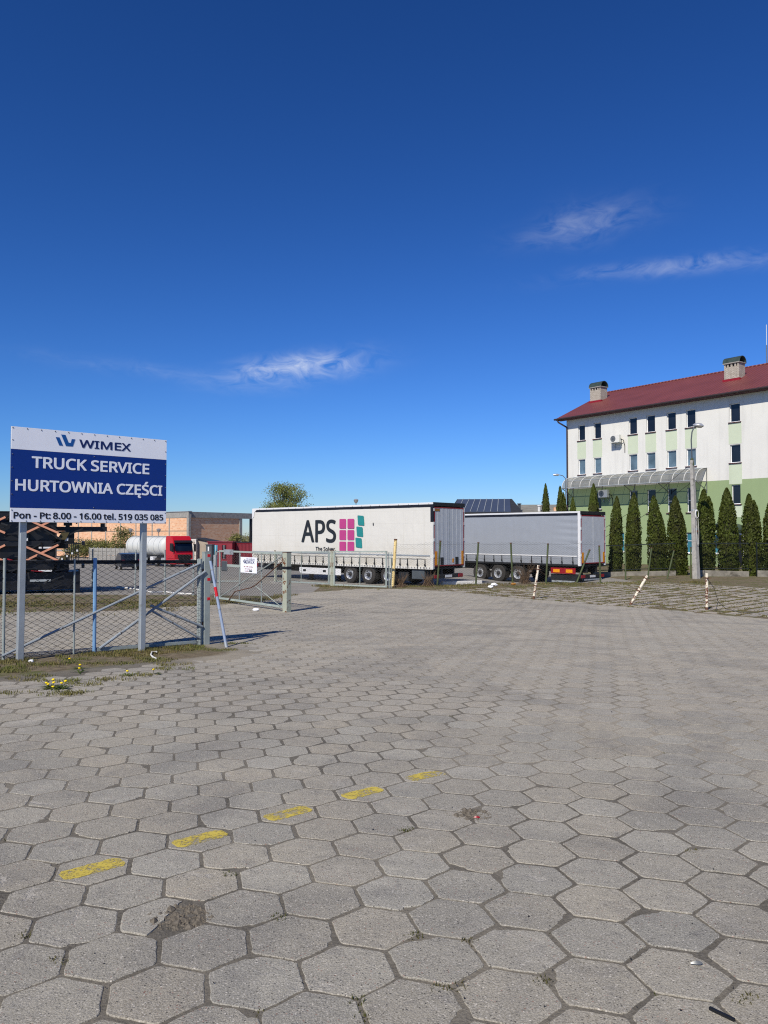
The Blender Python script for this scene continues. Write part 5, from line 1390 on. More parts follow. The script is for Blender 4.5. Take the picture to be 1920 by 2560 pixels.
# ------------------------------------------------------------------ lamp poles and cables
def lamp_pole():
    a = G(1741, 1447); top = at(1730, 1151, a.y); o = thing('street_lamp', 'concrete pole with a bracket and a round street lamp before the office', 'lamp', a)
    d = top - a
    w = .26
    m = MB(); u = d.normalized(); s = Vector((.82, .57, 0)); q = Vector((-.57, .82, 0))
    rings = []
    for f, ww in ((-.02, .17), (.5, .13), (1, .095)): c = d * f; rings.append([c + s * ww - q * ww * .8, c + s * ww + q * ww * .8, c - s * ww + q * ww * .8, c - s * ww - q * ww * .8])
    m.loft(rings); m.build('concrete_pole', 'pole_concrete', o, bev=.015)
    L = at(1741, 1057, a.y) - a; base = d - u * .55
    pts = [base + s * .02, d + u * .3, at(1728, 1100, a.y) - a, at(1730, 1080, a.y) - a, at(1735, 1068, a.y) - a, at(1741, 1063, a.y) - a]
    m = MB(); m.tube(pts, .035, 8); m.build('bracket_arm', 'cabinet', o, True)
    MB().cyl(d - u * .25, d + u * .12, .1, .07, 10).build('clamp', 'post_green', o, True)
    h = MB(); hd = Vector((.75, -.3, -.12)).normalized()
    h.loft([[pts[-1] + hd * t + Vector((0, 0, 1)) * math.sin(k * .628) * r * .7 + Vector((.3, .9, 0)) * math.cos(k * .628) * r for k in range(10)] for t, r in ((-.18, .03), (-.1, .12), (.08, .19), (.25, .17), (.36, .05))]); h.build('lamp_head', 'mirror_steel', o, True)
    for z in (.42, .58): c = d * z; m = MB(); m.lathe([(-.05, .14), (.05, .14)], 14, 'z', c); m.build('steel_band', 'galv', o)
    c = d * .545; m = MB()
    for k in range(4): m.tube([c - q * (.16 + .008 * k) + s * math.cos(t * .45) * (.17 - .01 * k) + Vector((0, 0, 1)) * math.sin(t * .45) * (.24 - .015 * k) for t in range(15)], .012, 4)
    m.build('cable_coil', 'hose', o)
    m = MB(); m.tube([d * .52 - q * .16 + s * .1, d * .4 - q * .17 + s * .12, d * .29 - q * .18 + s * .05, d * .29 - q * .18 - s * .08, d * .45 - q * .17 - s * .1], .010, 4); m.build('loose_loop', 'hose', o, True)
    MB().box(d * .40 - q * .15, (.07, .07, .1)).build('junction_tag', 'rust', o)
    # overhead cables
    p0 = a + d * .98; ends = [(Vector((13.2, 47.5, 1.75)), 'upper overhead cable from the concrete pole down towards the grey trailer'), (Vector((12.6, 47.5, .95)), 'lower overhead cable from the concrete pole down towards the grey trailer')]
    for k, (e, lb) in enumerate(ends):
        s0 = p0 - u * (.0 if k == 0 else 1.0); m = MB(); m.tube([s0.lerp(e, q / 14) - Vector((0, 0, .25 * math.sin(q / 14 * math.pi))) for q in range(15)], .012, 4)
        tag(m.build('overhead_cable', 'cable', None), lb, 'cable')
lamp_pole()
def far_lamp(px, py, Y, side, label, h0=None):
    top = at(px, py, Y); z = hgt(top.x, top.y); o = thing('street_lamp', label, 'lamp', (top.x, top.y, z)); H = top.z - z
    MB().cyl((0, 0, 0), (0, 0, H - .6), .07, .045, 8).build('pole', 'lamp', o, True)
    if side:
        m = MB(); m.tube([(0, 0, H - .7), (0, 0, H - .35), (side * .25, 0, H - .08), (side * .6, 0, H)], .035, 6); m.build('arm', 'lamp', o, True)
        m = MB(); m.lathe([(0, .02), (.1, .09), (.45, .11), (.6, .03)], 8, 'x'); q = m.build('lamp_head', 'mirror_steel', o, True); q.location = (side * .55 - (.6 if side < 0 else 0), 0, H)
    else:
        m = MB(); m.lathe([(H - .6, .05), (H - .45, .22), (H - .2, .3), (H - .15, .34), (H - .05, .2), (H, .02)], 10, 'z'); m.build('lamp_head', 'mirror_steel', o, True)
far_lamp(1414, 1187, 69, -1, 'thin curved-arm lamp at the left corner of the office')
far_lamp(326.6, 1321, 108, 0, 'pole-top lamp before the brick hall, left of the tank top'); far_lamp(396.8, 1321, 108, 0, 'pole-top lamp before the brick hall, above the white tank')
far_lamp(890, 1247, 100, 0, 'small distant pole-top lamp above the white trailer roof')

# ------------------------------------------------------------------ industrial roofs behind the trailers
def solar_hall():
    a = at(1141, 1280, 84); o = thing('solar_hall', 'hall with a blue solar panel roof behind the trailers', 'building', (a.x, a.y, -1.8), R(-8))
    zt = at(1180, 1254, 84).z + 1.8; zb = at(1180, 1283, 84).z + 1.8; W_ = 7.4
    MB().b(-1.5, W_, .5, 8, 0, zb - .05).build('wall', 'plaster', o)
    MB().add([(-.9, -.3, zb), (W_ - .2, -.3, zb), (W_ - 1.3, 4.2, zt + .45), (-.1, 4.2, zt + .45), (-.9, 8.5, zb), (W_ - .2, 8.5, zb)], [(0, 1, 2, 3), (3, 2, 5, 4), (0, 3, 4), (1, 5, 2)]).build('roof', 'roof_felt', o)
    n = 9
    for k in range(n):
        def P(f, g): x0 = -.75 + (W_ - .75) * f; x1 = .0 + (W_ - 1.5) * f; return (x0 + (x1 - x0) * g, -.3 + 4.5 * g - .02, zb + .06 + (zt + .45 - zb) * g)
        f0, f1 = k / n + .006, (k + 1) / n - .006; m = MB(); q = [P(f0, .06), P(f1, .06), P(f1, .96), P(f0, .96)]
        m.add(q + [(x, y, z - .04) for x, y, z in q], [(0, 1, 2, 3), (0, 4, 5, 1), (1, 5, 6, 2), (2, 6, 7, 3), (3, 7, 4, 0)]); m.build('solar_panel', 'solar', o)
        if k: c0, c1 = P(k / n, .06), P(k / n, .96); MB().bar(Vector(c0) + Vector((0, 0, .02)), Vector(c1) + Vector((0, 0, .02)), .06).build('panel_rail', 'galv', o)
    b = at(1273, 1278, 90); h = thing('low_hall', 'low grey-roofed hall with vents behind the grey trailer', 'building', (b.x, b.y, -1.9), R(-6))
    z0 = at(1300, 1281, 88).z + 1.9; z1 = at(1330, 1262, 92).z + 1.9
    MB().b(-3.5, 9, 0, 9, 0, z0).build('wall', 'plaster', h)
    MB().add([(-4, -.4, z0), (9.4, -.4, z0), (9.4, 4.5, z1 + .1), (-1.2, 4.5, z1 + .1), (9.4, 9.4, z0), (-4, 9.4, z0)], [(0, 1, 2, 3), (3, 2, 4, 5), (0, 3, 5), (1, 4, 2)]).build('roof', 'roof_grey', h)
    m = MB(); ring = [(math.cos(math.pi * k / 8) * 1.5, math.sin(math.pi * k / 8) * .75) for k in range(9)]
    m.loft([[(-.6 + c, .2, z0 + .15 + s), (-.6 + c, 3.6, z0 + .15 + s), (-.6 + c * .96, 3.6, z0 + .1 + s * .95), (-.6 + c * .96, .2, z0 + .1 + s * .95)] for c, s in ring]); m.b(-2.1, .9, .25, .3, z0, z0 + .4); m.build('arched_skylight', 'cap_green', h, True)
    for x, hh, mt in ((-2.6, .75, 'white'), (1.2, 1.0, 'cabinet'), (3.5, .8, 'white'), (4.3, 1.3, 'cabinet'), (7.0, 1.6, 'white'), (-5.0, .5, 'white')):
        if x < -4: continue
        MB().cyl((x, .4, z0 - .2), (x, .4, z0 + hh), .16, n=8).cyl((x, .4, z0 + hh), (x, .4, z0 + hh + .12), .24, n=8).build('roof_vent', mt, h, True)
    MB().b(5.2, 6.4, .6, 1.4, z0, z0 + .65).build('roof_box', 'brick_clay', h)
solar_hall()

# ------------------------------------------------------------------ brick hall on the left
def brick_hall():
    c = at(472, 1279, 120); zt = c.z; g = -2.6; H = zt - g
    d1 = Vector((-.756, .655)); rz = math.atan2(-d1.y, -d1.x)      # local x runs from far left to the corner
    o = thing('brick_hall', 'unfinished brick hall with concrete columns and roof beam', 'building', (c.x, c.y, g), rz)
    Lw = 60.0; bay = 4.9
    MB().b(-Lw, -.1, .05, .5, 0, H - .9).build('backing_wall', 'plaster', o)
    xs = [-.3 - bay * k for k in range(13)]
    for k in range(12):
        for (z0, z1) in ((.0, .9), (1.25, 4.6), (4.75, H - .95)):
            MB().b(xs[k + 1] + .14, xs[k] - .14, -.03 - .01 * ((k * 7) % 3), .06, z0, z1).build('brick_panel', 'brick_clay', o)
        MB().b(xs[k] - .13, xs[k] + .13 if k else xs[k] + .42, -.09, .3, 0, H - .9).build('column', 'concrete', o)
    MB().b(-Lw, -.05, -.06, .3, .92, 1.22).build('plinth_beam', 'concrete', o)
    MB().b(-Lw, .1, -.1, .4, H - .92, H).build('roof_beam', 'concrete', o)
    MB().b(-Lw, .2, -.2, .5, H, H + .1).build('roof_edge', 'galv', o)
    # shaded return wing, turning away from the camera
    w = thing('brick_hall_wing', 'shaded side wing of the brick hall ending in an open concrete frame', 'building', (c.x, c.y, g), math.atan2(.8, .6))
    wl_ = 13.4
    MB().b(0.1, wl_ * .80, .3, .6, 0, H - .9).build('brick_wall', 'brick_clay', w)
    for k in (3,):
        x = wl_ * .8 * k / 3; MB().b(x, x + .6, .15, .65, 0, H - .9).build('column', 'concrete', w)
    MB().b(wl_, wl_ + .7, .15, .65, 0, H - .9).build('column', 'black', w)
    MB().b(.45, wl_ + 1, .12, .62, H - .92, H).build('roof_beam', 'concrete', w)
    m = MB().b(0, 12, .8, 16, 1, 1.02) if False else None
brick_hall()
def panel_fence():
    a = at(224, 1394, 104); b = at(322, 1394, 99); g = min(a.z, b.z) - .6; d = b - a; n = 9
    o = thing('panel_fence', 'weathered concrete panel fence before the brick hall', 'fence', (a.x, a.y, g), math.atan2(d.y, d.x)); L = math.hypot(d.x, d.y)
    for k in range(n):
        x = L * k / n; MB().b(x - .07, x + .07, -.08, .08, 0, 2.0).build('post', 'concrete', o)
        for r in range(4): MB().b(x + .08, x + L / n - .08, -.025, .025, .02 + r * .48, .47 + r * .48).build('panel', 'concrete', o, bev=.01)
panel_fence()

# ------------------------------------------------------------------ trees and bushes
def leafy(name, label, cat, loc, h, rad, lobes, nleaf, lsize, mat, seed, trunk=.16, group=None, sparse=.0):
    rnd = random.Random(seed); o = thing(name, label, cat, loc, 0, group); br = MB(); lf = MB(); th = h * .3
    br.tube([(0, 0, -.1), (.05, 0, th * .5), (0, .05, th), (.0, 0, h * .6)], trunk, 7, True, .35)
    cl = []
    for k in range(lobes):
        a = rnd.uniform(0, 6.283); f = rnd.random() ** .7; zz = rnd.uniform(.35, .98)
        rr = rad * math.sqrt(max(0.05, 1 - ((zz - .55) / .5) ** 2)) * f
        c = Vector((math.cos(a) * rr, math.sin(a) * rr, h * zz)); cl.append(c)
        s = Vector((0, 0, th + rnd.uniform(0, h * .3))); md = s.lerp(c, .5) + Vector((rnd.uniform(-.2, .2), rnd.uniform(-.2, .2), .1)) * rad * .3
        br.tube([s, md, c], trunk * .32, 5, False, .25)
        for q in range(3): br.tube([md.lerp(c, .5 + .2 * q), c + Vector((rnd.uniform(-1, 1), rnd.uniform(-1, 1), rnd.uniform(-.3, .9))) * rad * .25], trunk * .1, 3, False, .4)
    for k in range(nleaf):
        c = rnd.choice(cl); s = rad * (.13 if nleaf > 9000 else .24)
        p = c + Vector((rnd.gauss(0, s), rnd.gauss(0, s), rnd.gauss(0, s * .7)))
        u = Vector((rnd.uniform(-1, 1), rnd.uniform(-1, 1), rnd.uniform(-1, 1))).normalized(); v = u.orthogonal().normalized(); L = lsize * rnd.uniform(.6, 1.3)
        lf.add([p, p + u * L * .5 + v * L * .3, p + u * L, p + u * L * .5 - v * L * .3], [(0, 1, 2, 3)])
    br.build('trunk', 'bark', o, True); lf.build('crown', mat, o, fix=False)
    return o
tb = at(705, 1290, 100); leafy('broadleaf_tree', 'broad tree in young leaf behind the white trailer', 'tree', (tb.x, tb.y, -2.3), at(705, 1213, 100).z + 2.3, 3.6, 70, 15000, .17, 'leaves_spring', 4, .3)
for px, py, Y, w, lb, sd in ((305, 1318, 108, 1.6, 'pointed evergreen bush before the brick hall, left of the tank', 1), (262, 1352, 110, 1.5, 'low bush before the brick hall at the end of the panel fence', 2), (228, 1352, 112, 1.6, 'low scrubby bush before the brick hall, right of the stacked chassis', 3), (188, 1350, 112, 1.8, 'scrubby bush behind the stacked chassis cage', 5), (592, 1338, 112, 1.3, 'small sapling behind the dark red hut', 6), (618, 1340, 150, 2.5, 'distant bush seen through the open concrete frame', 8)):
    t = at(px, py, Y); z = hgt(t.x, t.y); leafy('bush', lb, 'bush', (t.x, t.y, z), t.z - z, w, 34, 2600 if w < 2 else 1800, .2, 'leaves_bush', sd, .09)
# dry shrub by the grey trailer wheels
def dry_shrub(px, py, h, lb, seed):
    p = G(px, py); rnd = random.Random(seed); m = MB()
    for k in range(120):
        a = rnd.uniform(0, 6.28); b = rnd.uniform(.2, 1.2) * h; m.tube([(rnd.gauss(0, .15), rnd.gauss(0, .15), 0), (math.cos(a) * b * .3, math.sin(a) * b * .3, b * .6), (math.cos(a) * b * .55, math.sin(a) * b * .55, b * rnd.uniform(.7, 1.1))], .006, 3, False, .5)
    o = tag(m.build('dry_shrub', 'twig', None, fix=False), lb, 'shrub'); o.location = p
dry_shrub(1312, 1459, .95, 'leafless brown shrub in front of the grey trailer wheel', 1); dry_shrub(1002, 1468, .55, 'small leafless brown weed at the foot of the yellow post', 2); dry_shrub(1070, 1466, .6, 'leafless brown weed below the white trailer rear', 3)

# ------------------------------------------------------------------ red hut, shed, container
def hut():
    a = at(519, 1412, 90); g = hgt(a.x, a.y) + .05; o = thing('site_hut', 'dark red site hut with two windows behind the mesh gate', 'hut', (a.x, a.y, g), R(-6)); W_ = 2.95; H = at(519, 1356, 90).z - g
    MB().b(0, W_, 0, 2.4, 0, H).build('wall', 'hut_red', o, bev=.02); MB().b(-.08, W_ + .08, -.1, 2.5, H, H + .1).build('roof', 'hut_red', o)
    for x in (.75, 1.75):
        f = MB().b(x - .06, x + .5, -.03, .0, .85, H - .22).build('window', 'red_dark', o); MB().b(x, x + .44, -.045, -.031, .92, H - .3).build('pane', 'glass_teal' if x < 1 else 'glass', f); MB().b(x + .2, x + .24, -.055, -.046, .92, H - .3).build('glazing_bar', 'white', f)
    b = thing('shipping_container', 'dark red corrugated container beside the site hut', 'container', (a.x + 3.15, a.y + .9, g), R(2)); H2 = H - .05; L = 2.6
    MB().b(0, L, .05, 2.4, 0, H2).build('body', 'hut_red', b)
    for k in range(16): MB().b(k * L / 16 + .02, k * L / 16 + .10, .0, .05, .12, H2 - .1).build('corrugation', 'hut_red', b)
    MB().b(-.02, L + .02, -.03, .06, H2 - .1, H2 + .02).b(-.02, L + .02, -.03, .06, 0, .1).build('frame_rail', 'red_dark', b); MB().b(-.05, L + .1, -.1, 2.5, H2 + .02, H2 + .08).build('roof_sheet', 'roof_felt', b)
    c = at(494, 1395, 96); g2 = hgt(c.x, c.y); s = thing('shed', 'drab plastered shed with a dark sloping roof behind the red truck', 'shed', (c.x, c.y, g2), R(-4)); h0 = at(494, 1347, 96).z - g2
    MB().prism([(0, 0), (3.1, 0), (3.1, h0 - .62), (0, h0)], 0, 3).build('wall', 'plaster', s); m = MB(); m.prism([(-.1, h0 + .02), (3.2, h0 - .64), (3.2, h0 - .54), (-.1, h0 + .14)], -.25, 3.2); m.build('roof', 'roof_felt', s)
    e = thing('shipping_container', 'white rust-streaked container end beside the red truck cab', 'container', (c.x - 1.0, c.y - .6, g2), R(-4)); MB().b(0, .95, 0, 4, 0, h0 - .05).build('body', 'rust_white', e, bev=.02)
    for x in (.2, .7): MB().cyl((x, -.03, .1), (x, -.03, h0 - .2), .03, n=6).build('lock_rod', 'rust', e, True)
hut()

# ------------------------------------------------------------------ tanker truck
def tanker():
    h = Vector((.687, -.727)); p = at(450, 1419, 90); g = hgt(p.x, p.y) + .02; rz = math.atan2(h.y, h.x)
    # local x forward (heading), y to the truck's left; the seen flank is at -y
    t = thing('tractor_truck', 'red tractor truck facing the camera, coupled to a white tank trailer', 'truck', (p.x + .5, p.y, g), rz); Wc = 2.45; H = 3.6
    prof = [(0, .95), (-.05, 1.5), (-.12, 1.75), (-.42, 3.0), (-.75, 3.45), (-1.0, H), (-2.2, H), (-2.25, 3.2), (-2.25, .95)]
    MB().prism(prof, -Wc / 2, Wc / 2).build('cab', 'cab_red', t, bev=.06, seg=2)
    MB().b(-2.2, .08, -Wc / 2, Wc / 2, .3, .98).build('bumper', 'cab_red', t, bev=.05)
    MB().b(.06, .10, -.75, .75, .42, 1.0).build('grille', 'black', t); MB().b(.0, .06, -.85, .85, 1.0, 1.42).build('upper_grille', 'black', t, bev=.01)
    m = MB(); m.add([(-.08, -1.12, 1.86), (-.08, 1.12, 1.86), (-.37, 1.1, 2.86), (-.37, -1.1, 2.86)], [(0, 1, 2, 3)]); m.add([(-.02, -1.12, 1.84), (-.02, 1.12, 1.84), (-.33, 1.1, 2.88), (-.33, -1.1, 2.88)], [(0, 1, 2, 3)]); m.add([(-.08, -1.12, 1.86), (-.02, -1.12, 1.84), (-.33, -1.1, 2.88), (-.37, -1.1, 2.86)], [(0, 1, 2, 3)]); m.build('windscreen', 'glass_dark', t)
    MB().prism([(-.3, 2.85), (-.05, 2.8), (-.03, 2.86), (-.45, 3.1)], -1.15, 1.15).build('sun_visor', 'black', t)
    for s in (-1, 1):
        MB().b(-1.2, -.45, s * (Wc / 2 - .01), s * (Wc / 2 + .012), 1.85, 2.75).build('side_window', 'glass_dark', t)
        MB().b(-.25, -.05, s * (Wc / 2 + .1), s * (Wc / 2 + .32), 1.75, 2.65).build('mirror', 'black', t, bev=.03); MB().bar((-.2, s * Wc / 2, 2.6), (-.15, s * (Wc / 2 + .2), 2.6), .05).build('mirror_arm', 'black', t)
        MB().b(.05, .12, s * .8, s * 1.2, .62, .86).build('headlight', 'mirror_steel', t, bev=.02)
    MB().b(.102, .11, -.62, -.28, .5, .72).build('orange_plate', 'orange', t); MB().b(.102, .11, -.2, .32, .45, .56).build('number_plate', 'white', t)
    wm = wheel_meshes(.5, .33)
    for x in (-1.3, -4.6):
        add_wheel(t, wm, x, -Wc / 2 + .02, .5); add_wheel(t, wm, x, Wc / 2 - .02, .5, True)
    for y in (-.45, .45): MB().b(-6.0, -.3, y - .06, y + .06, .6, .9).build('chassis_beam', 'chassis', t)
    MB().b(-3.6, -2.4, -1.15, -.55, .35, 1.0).build('fuel_tank', 'mirror_steel', t, bev=.08)
    k = thing('tank_trailer', 'white cylindrical tank trailer behind the red cab', 'trailer', (p.x + .5, p.y, g), rz); rr = 1.2; zc = 2.35
    prof = [(-2.9, .02), (-2.95, .5), (-3.1, .95), (-3.4, rr)] + [(-3.4 - i * 1.15, rr) for i in range(1, 9)] + [(-12.9, rr), (-13.3, .95), (-13.45, .5), (-13.5, .02)]
    MB().lathe(prof, 32, 'x', (0, 0, zc)).build('tank', 'tank', k, True)
    for i in range(7): x = -4.0 - i * 1.4; MB().lathe([(x, rr + .004), (x, rr + .018), (x - .05, rr + .018), (x - .05, rr + .004)], 32, 'x', (0, 0, zc)).build('tank_band', 'galv', k, True)
    MB().b(-12.6, -3.6, -.28, .28, zc + rr - .02, zc + rr + .05).build('walkway', 'galv', k); MB().cyl((-12.5, -.6, zc + rr), (-3.6, -.6, zc + rr), .02, n=6).build('handrail', 'lamp', k)
    for y in (-.5, .5): MB().b(-13.2, -3.2, y - .06, y + .06, .85, 1.2).build('chassis_beam', 'chassis', k)
    for x in (-9.6, -10.9, -12.2):
        add_wheel(k, wm, x, -1.22, .5); add_wheel(k, wm, x, 1.22, .5, True); MB().b(x - .55, x + .55, -1.22, -.9, 1.04, 1.08).build('mudguard', 'white', k)
    MB().b(-6.2, -5.4, -1.2, -.7, .5, 1.1).build('valve_box', 'white', k, bev=.02); MB().b(-8.4, -7.0, -1.2, -1.1, .4, .95).build('side_guard', 'galv', k); MB().b(-5.2, -5.0, -.9, -.7, .05, 1.0).build('landing_leg', 'chassis', k)
tanker()

# ------------------------------------------------------------------ dark estate car
def car():
    p = at(318, 1420, 76); g = hgt(p.x, p.y); o = thing('estate_car', 'dark blue estate car parked beyond the near fence, seen from behind', 'car', (p.x, p.y, g), R(118))
    L, Wd = 4.6, 1.85       # local x forward; tail towards the camera
    prof = [(-2.25, .32), (-2.3, .7), (-2.25, .98), (-2.0, 1.48), (-1.75, 1.6), (-.2, 1.66), (.5, 1.55), (1.15, 1.05), (2.05, .92), (2.28, .7), (2.28, .32)]
    m = MB(); m.prism(prof, -Wd / 2, Wd / 2); m.build('body', 'car', o, bev=.08, seg=2)
    MB().prism([(-1.98, 1.08), (-1.80, 1.48), (-.2, 1.55), (.42, 1.46), (.9, 1.08)], -Wd / 2 - .006, Wd / 2 + .006).build('side_glass', 'glass_dark', o)
    m = MB(); m.add([(-2.265, -.75, 1.02), (-2.265, .75, 1.02), (-2.03, .7, 1.46), (-2.03, -.7, 1.46), (-2.2, -.75, 1.02), (-2.2, .75, 1.02), (-1.98, .7, 1.46), (-1.98, -.7, 1.46)], [(0, 1, 2, 3), (7, 6, 5, 4), (0, 4, 5, 1), (3, 2, 6, 7)]); m.build('rear_window', 'glass_dark', o)
    for s in (-1, 1): MB().b(-2.32, -2.22, s * .62, s * .9, .82, 1.02).build('tail_lamp', 'red', o, bev=.01)
    MB().b(-2.36, -2.2, -.88, .88, .34, .58).build('bumper', 'car', o, bev=.04); MB().b(-2.33, -2.3, -.26, .26, .66, .78).build('number_plate', 'white', o)
    wm = wheel_meshes(.33, .22)
    for x in (-1.35, 1.35): add_wheel(o, wm, x, -Wd / 2 - .01, .33); add_wheel(o, wm, x, Wd / 2 + .01, .33, True)
car()

# ------------------------------------------------------------------ stack of black container chassis
def chassis_stack():
    p = G(120, 1482); d = Vector((.90, -.436)).normalized() if False else Vector((.93, .37)).normalized(); rz = math.atan2(d.y, d.x); q = random.Random(9)
    x1s = [1.1, 1.05, 2.05]; hts = [0.0, 1.0, 2.0]; lbs = ['lowest black container chassis of the stack behind the sign', 'middle black container chassis of the stack behind the sign', 'topmost black container chassis of the stack, its drawbar reaching past the others']
    base_w = wheel_meshes(.5, .34)
    for k in range(3):
        o = thing('container_chassis', lbs[k], 'chassis', (p.x, p.y, p.z + hts[k] + .02), rz, 'stacked container chassis'); x1 = x1s[k]; z = .78 if k == 0 else .62
        for y in (0, 1.0):
            MB().b(-7, x1 - .4, y, y + .13, z, z + .05).b(-7, x1 - .4, y + .05, y + .08, z + .05, z + .33).b(-7, x1 - .4, y, y + .13, z + .33, z + .38).build('main_beam', 'stackblack', o)
        for i in range(10): x = -6.5 + i * .85; MB().b(x, x + .1, -.55, 1.75, z + .12, z + .26).build('cross_member', 'stackblack', o)
        for y in (-.6, 1.7): MB().b(-7, x1 - .9, y, y + .08, z + .1, z + .3).build('side_rail', 'stackblack', o)
        for i in range(6):
            x = -6.2 + i * 1.35; MB().b(x, x + .16, -.68, -.5, z + .26, z + .62).build('twist_lock_stand', 'stackblack', o); MB().b(x + .02, x + .13, -.69, -.685, z + .3, z + .4).build('reflector', 'white', o)
        # braces crossing in front of the beams
        for xx in () if k == 0 else (-1.95, -.2):
            MB().bar((xx - .55, -.74, z - .52 + .1), (xx + .55, -.74, z + .15), .07).build('cross_brace', 'pink_brace', o); MB().bar((xx - .6, -.80, z + .12), (xx + .55, -.80, z - .42), .07).build('cross_brace', 'pink_brace', o)
        MB().prism([(-2.4, z - .1), (-1.8, z - .1), (-2.0, z - .38), (-2.3, z - .38)], -.72, -.66).build('mudguard', 'olive', o); MB().prism([(.45, z + .6), (.72, z + .6), (.6, z + .34), (.3, z + .34)], -.72, -.66).build('mudguard', 'olive', o)
        for i in range(3): MB().b(-4.6 + i * .35, -4.45 + i * .35, -.72, -.69, z + .1, z + .2).build('white_plate', 'white', o)
        MB().b(-4.2, -3.5, -.76, -.72, z - .06, z + .02).build('bright_bar', 'white', o); MB().b(-.3, .15, -.76, -.74, z + .02, z + .08).build('bright_bar', 'white', o)
        for i in range(3): MB().bar((-4.0 + i * .12, -.78, z + .3), (-3.75 + i * .12, -.78, z + .62), .05).build('red_bar', 'red_dark', o)
        for i in range(26):
            a_ = Vector((q.uniform(-4, 1.0), -.66 - q.random() * .12, z + q.uniform(-.5, .55))); b_ = a_ + Vector((q.uniform(-.5, .5), q.uniform(-.05, .05), q.uniform(-.18, .25)))
            MB().bar(a_, b_, q.uniform(.02, .07)).build('linkage_bar', q.choice(('stackblack', 'stackblack', 'chassis', 'chassis', 'lamp', 'red_dark') if i % 6 == 0 else ('stackblack', 'chassis')), o)
        if k == 2:
            z -= .32; MB().b(x1 - 3.0, x1, .25, .35, z - .02, z + .14).b(x1 - 3.0, x1, .75, .85, z - .02, z + .14).build('drawbar', 'stackblack', o); MB().prism([(x1 - 3.4, z - .22), (x1 - .3, z - .02), (x1 - .3, z + .02), (x1 - 3.4, z - .1)], .2, .9).build('drawbar_web', 'chassis', o)
            MB().cyl((x1 - .15, .5, z - .05), (x1 - .15, .5, z + .28), .09, n=10).build('king_pin', 'stackblack', o); MB().b(x1 - 1.55, x1 - 1.25, .3, .7, z + .1, z + .72).build('gas_bottle', 'stackblack', o, bev=.08, seg=2)
        elif k == 1:
            m_ = [MB().b(x1 - .45 + i * .062, x1 - .425 + i * .062, -.74, -.70, z - .42, z + .18) for i in range(8)]
            for m in m_: m.build('cage_bar', 'stackblack', o)
            MB().b(x1 - .5, x1 + .05, -.74, -.70, z + .18, z + .22).b(x1 - .5, x1 + .05, -.74, -.7, z - .46, z - .42).build('cage_rail', 'stackblack', o)
            for i in range(4): MB().b(x1 - .6 + i * .17, x1 - .54 + i * .17, -.76, -.745, z - .4 + .1 * i, z - .33 + .1 * i).build('reflector', 'white', o)
        if k == 0:
            for x in (-5.4, -4.2, -3.0): add_wheel(o, base_w, x, -.7, .5); add_wheel(o, base_w, x, 1.9, .5, True)
            for x in (-.9, 1.0): [MB().b(x - .1, x + .1, y_, y_ + .2, 0, z).build('support_leg', 'stackblack', o) for y_ in (-.4, 1.4)]
            MB().b(-2.2, 1.05, -.3, 1.6, .12, z - .02).build('storage_box', 'stackblack', o, bev=.02); MB().b(-.6, .1, -.34, -.3, .42, .50).build('bright_bar', 'galv', o)
        else:
            for x in (-6.0, -3.2, -.4, .6):
                if x < x1 - .6:
                    for y in (-.1, 1.1): MB().b(x, x + .28, y, y + .3, -.2, z).build('stack_spacer', 'stackblack', o)
            MB().b(-6.0, .25, -.45, 1.5, z - .4, z + .36).build('dark_filler', 'stackblack', o, bev=.05)  # solid black box added to close the gaps into a dark mass
chassis_stack()

# ------------------------------------------------------------------ small things lying about
def bag(px, py, size, label, mat, seed):
    p = G(px, py); m = MB(); q = random.Random(seed); rows = []
    for i in range(5):
        a = math.pi * i / 4; rows.append([(math.cos(k * .7854) * math.sin(a) * size * q.uniform(.7, 1.3) + .001, math.sin(k * .7854) * math.sin(a) * size * .6 * q.uniform(.7, 1.3), size * .45 * (1 - math.cos(a)) * q.uniform(.75, 1.2)) for k in range(8)])
    m.loft(rows); o = tag(m.build('litter', mat, None), label, 'litter'); o.location = p
bag(1234, 1466, .16, 'crumpled white plastic bag in the grass before the trailers', 'paper', 1); bag(1227, 1470, .12, 'small scrap beside the white plastic bag', 'paper', 2); bag(1284, 1463, .12, 'small orange scrap at the foot of the far fence', 'label_plate', 3)
bag(77, 1656, .045, 'small white scrap at the foot of the left sign post', 'paper', 4); bag(640, 1528, .1, 'white scrap below the open gate leaf', 'paper', 5)
m = MB(); pts = [G(x, y) + Vector((0, 0, .03)) for x, y in ((292, 1470), (318, 1472), (345, 1476), (380, 1483), (410, 1481), (435, 1485), (480, 1487))]
m.tube(pts, .035, 6); tag(m.build('hose', 'hose', None, True), 'thin white hose lying across the yard behind the near fence', 'hose')
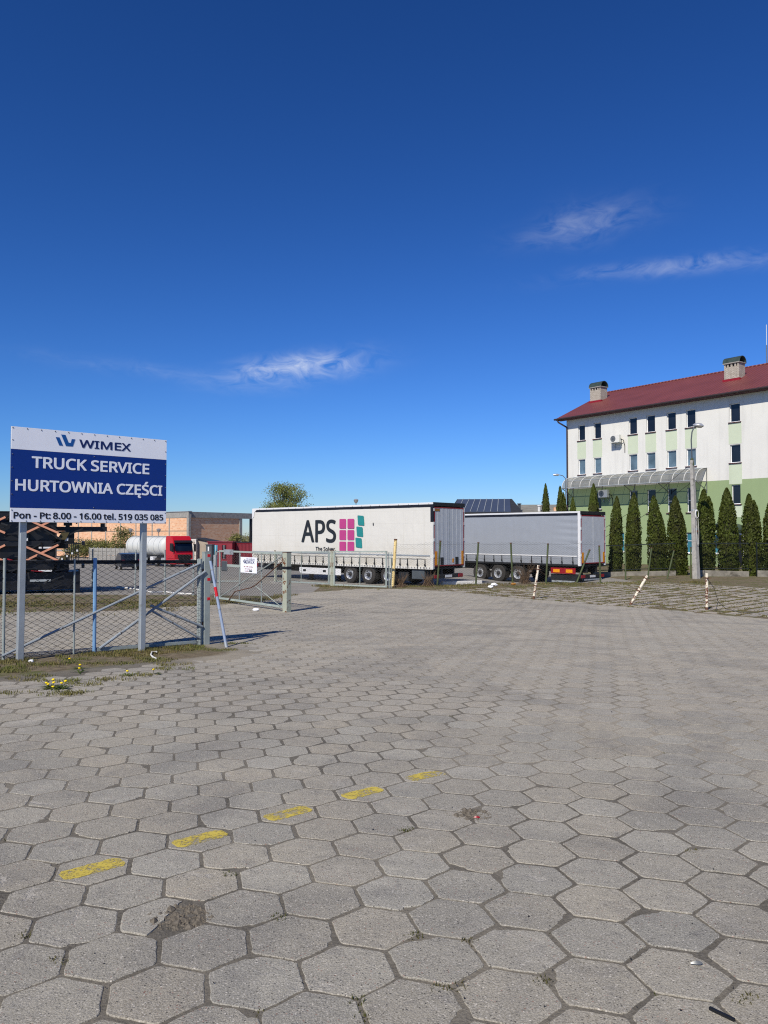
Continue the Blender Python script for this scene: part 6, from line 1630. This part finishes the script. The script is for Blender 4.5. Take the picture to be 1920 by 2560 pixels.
m = MB(); pts = [G(x, y) + Vector((0, 0, z)) for x, y, z in ((391, 1637, .05), (380, 1634, .03), (377, 1640, .015), (383, 1645, .012), (390, 1648, .012))]; m.tube(pts, .014, 6); tag(m.build('hose', 'hose', None, True), 'short piece of white hose at the foot of the right sign post', 'hose')
m = MB(); a = G(1085, 1448); d = Vector((.743, -.669, 0)); m.box((0, 0, .12), (2.2, .2, .22), Matrix.Rotation(math.atan2(.35, .93), 3, 'Z')); o = tag(m.build('beam', 'white_dirty', None, bev=.02), 'white beam lying on the yard behind the white trailer', 'beam'); o.location = (3.9, 38.6, hgt(3.9, 38.6))
def pebbles():
    q = random.Random(21); m = MB()
    for k in range(260):
        y = 2.2 + 11 * q.random() ** 1.6; x = q.uniform(-.54, .54) * y; s = q.uniform(.002, .006) * (1 if q.random() < .95 else 1.8); z = hgt(x, y) + .008
        m.add([(x + s, y, z), (x - s * .5, y + s * .9, z), (x - s * .6, y - s * .8, z), (x + s * .1, y, z + s * .9)], [(0, 1, 3), (1, 2, 3), (2, 0, 3)])
    o = m.build('gravel_bits', 'hub', None, fix=False); o['kind'] = 'stuff'; o['label'] = 'tiny dark stones scattered on the paving'
pebbles()
def stick(px, py, L, ang, label):
    p = G(px, py) + Vector((0, 0, .016)); m = MB(); m.bar((-L / 2, 0, 0), (L / 2, 0, 0), .012, .008); o = tag(m.build('stick', 'black', None), label, 'stick'); o.location = p; o.rotation_euler = (0, 0, ang)
stick(1805, 2546, .09, R(-50), 'short black plastic strip on the tiles in the right foreground'); 
def leaf_scrap(px, py, label, mat, s):
    p = G(px, py) + Vector((0, 0, .014)); m = MB(); m.loft([[(-s, 0, 0), (-s, .001, .004), (-s, .002, 0)], [(-s * .2, -s * .4, .002), (-s * .2, 0, .012), (-s * .2, s * .4, .002)], [(s * .5, -s * .35, .001), (s * .5, 0, .01), (s * .5, s * .35, .001)], [(s, 0, 0), (s, .001, .003), (s, .002, 0)]]); o = tag(m.build('dead_leaf', mat, None, True), label, 'leaf'); o.location = p
leaf_scrap(1742, 2418, 'grey dead leaf on the tiles in the right foreground', 'lamp', .024)
leaf_scrap(1192, 2050, 'small red scrap in the dirt hole of the paving', 'red_dark', .02)
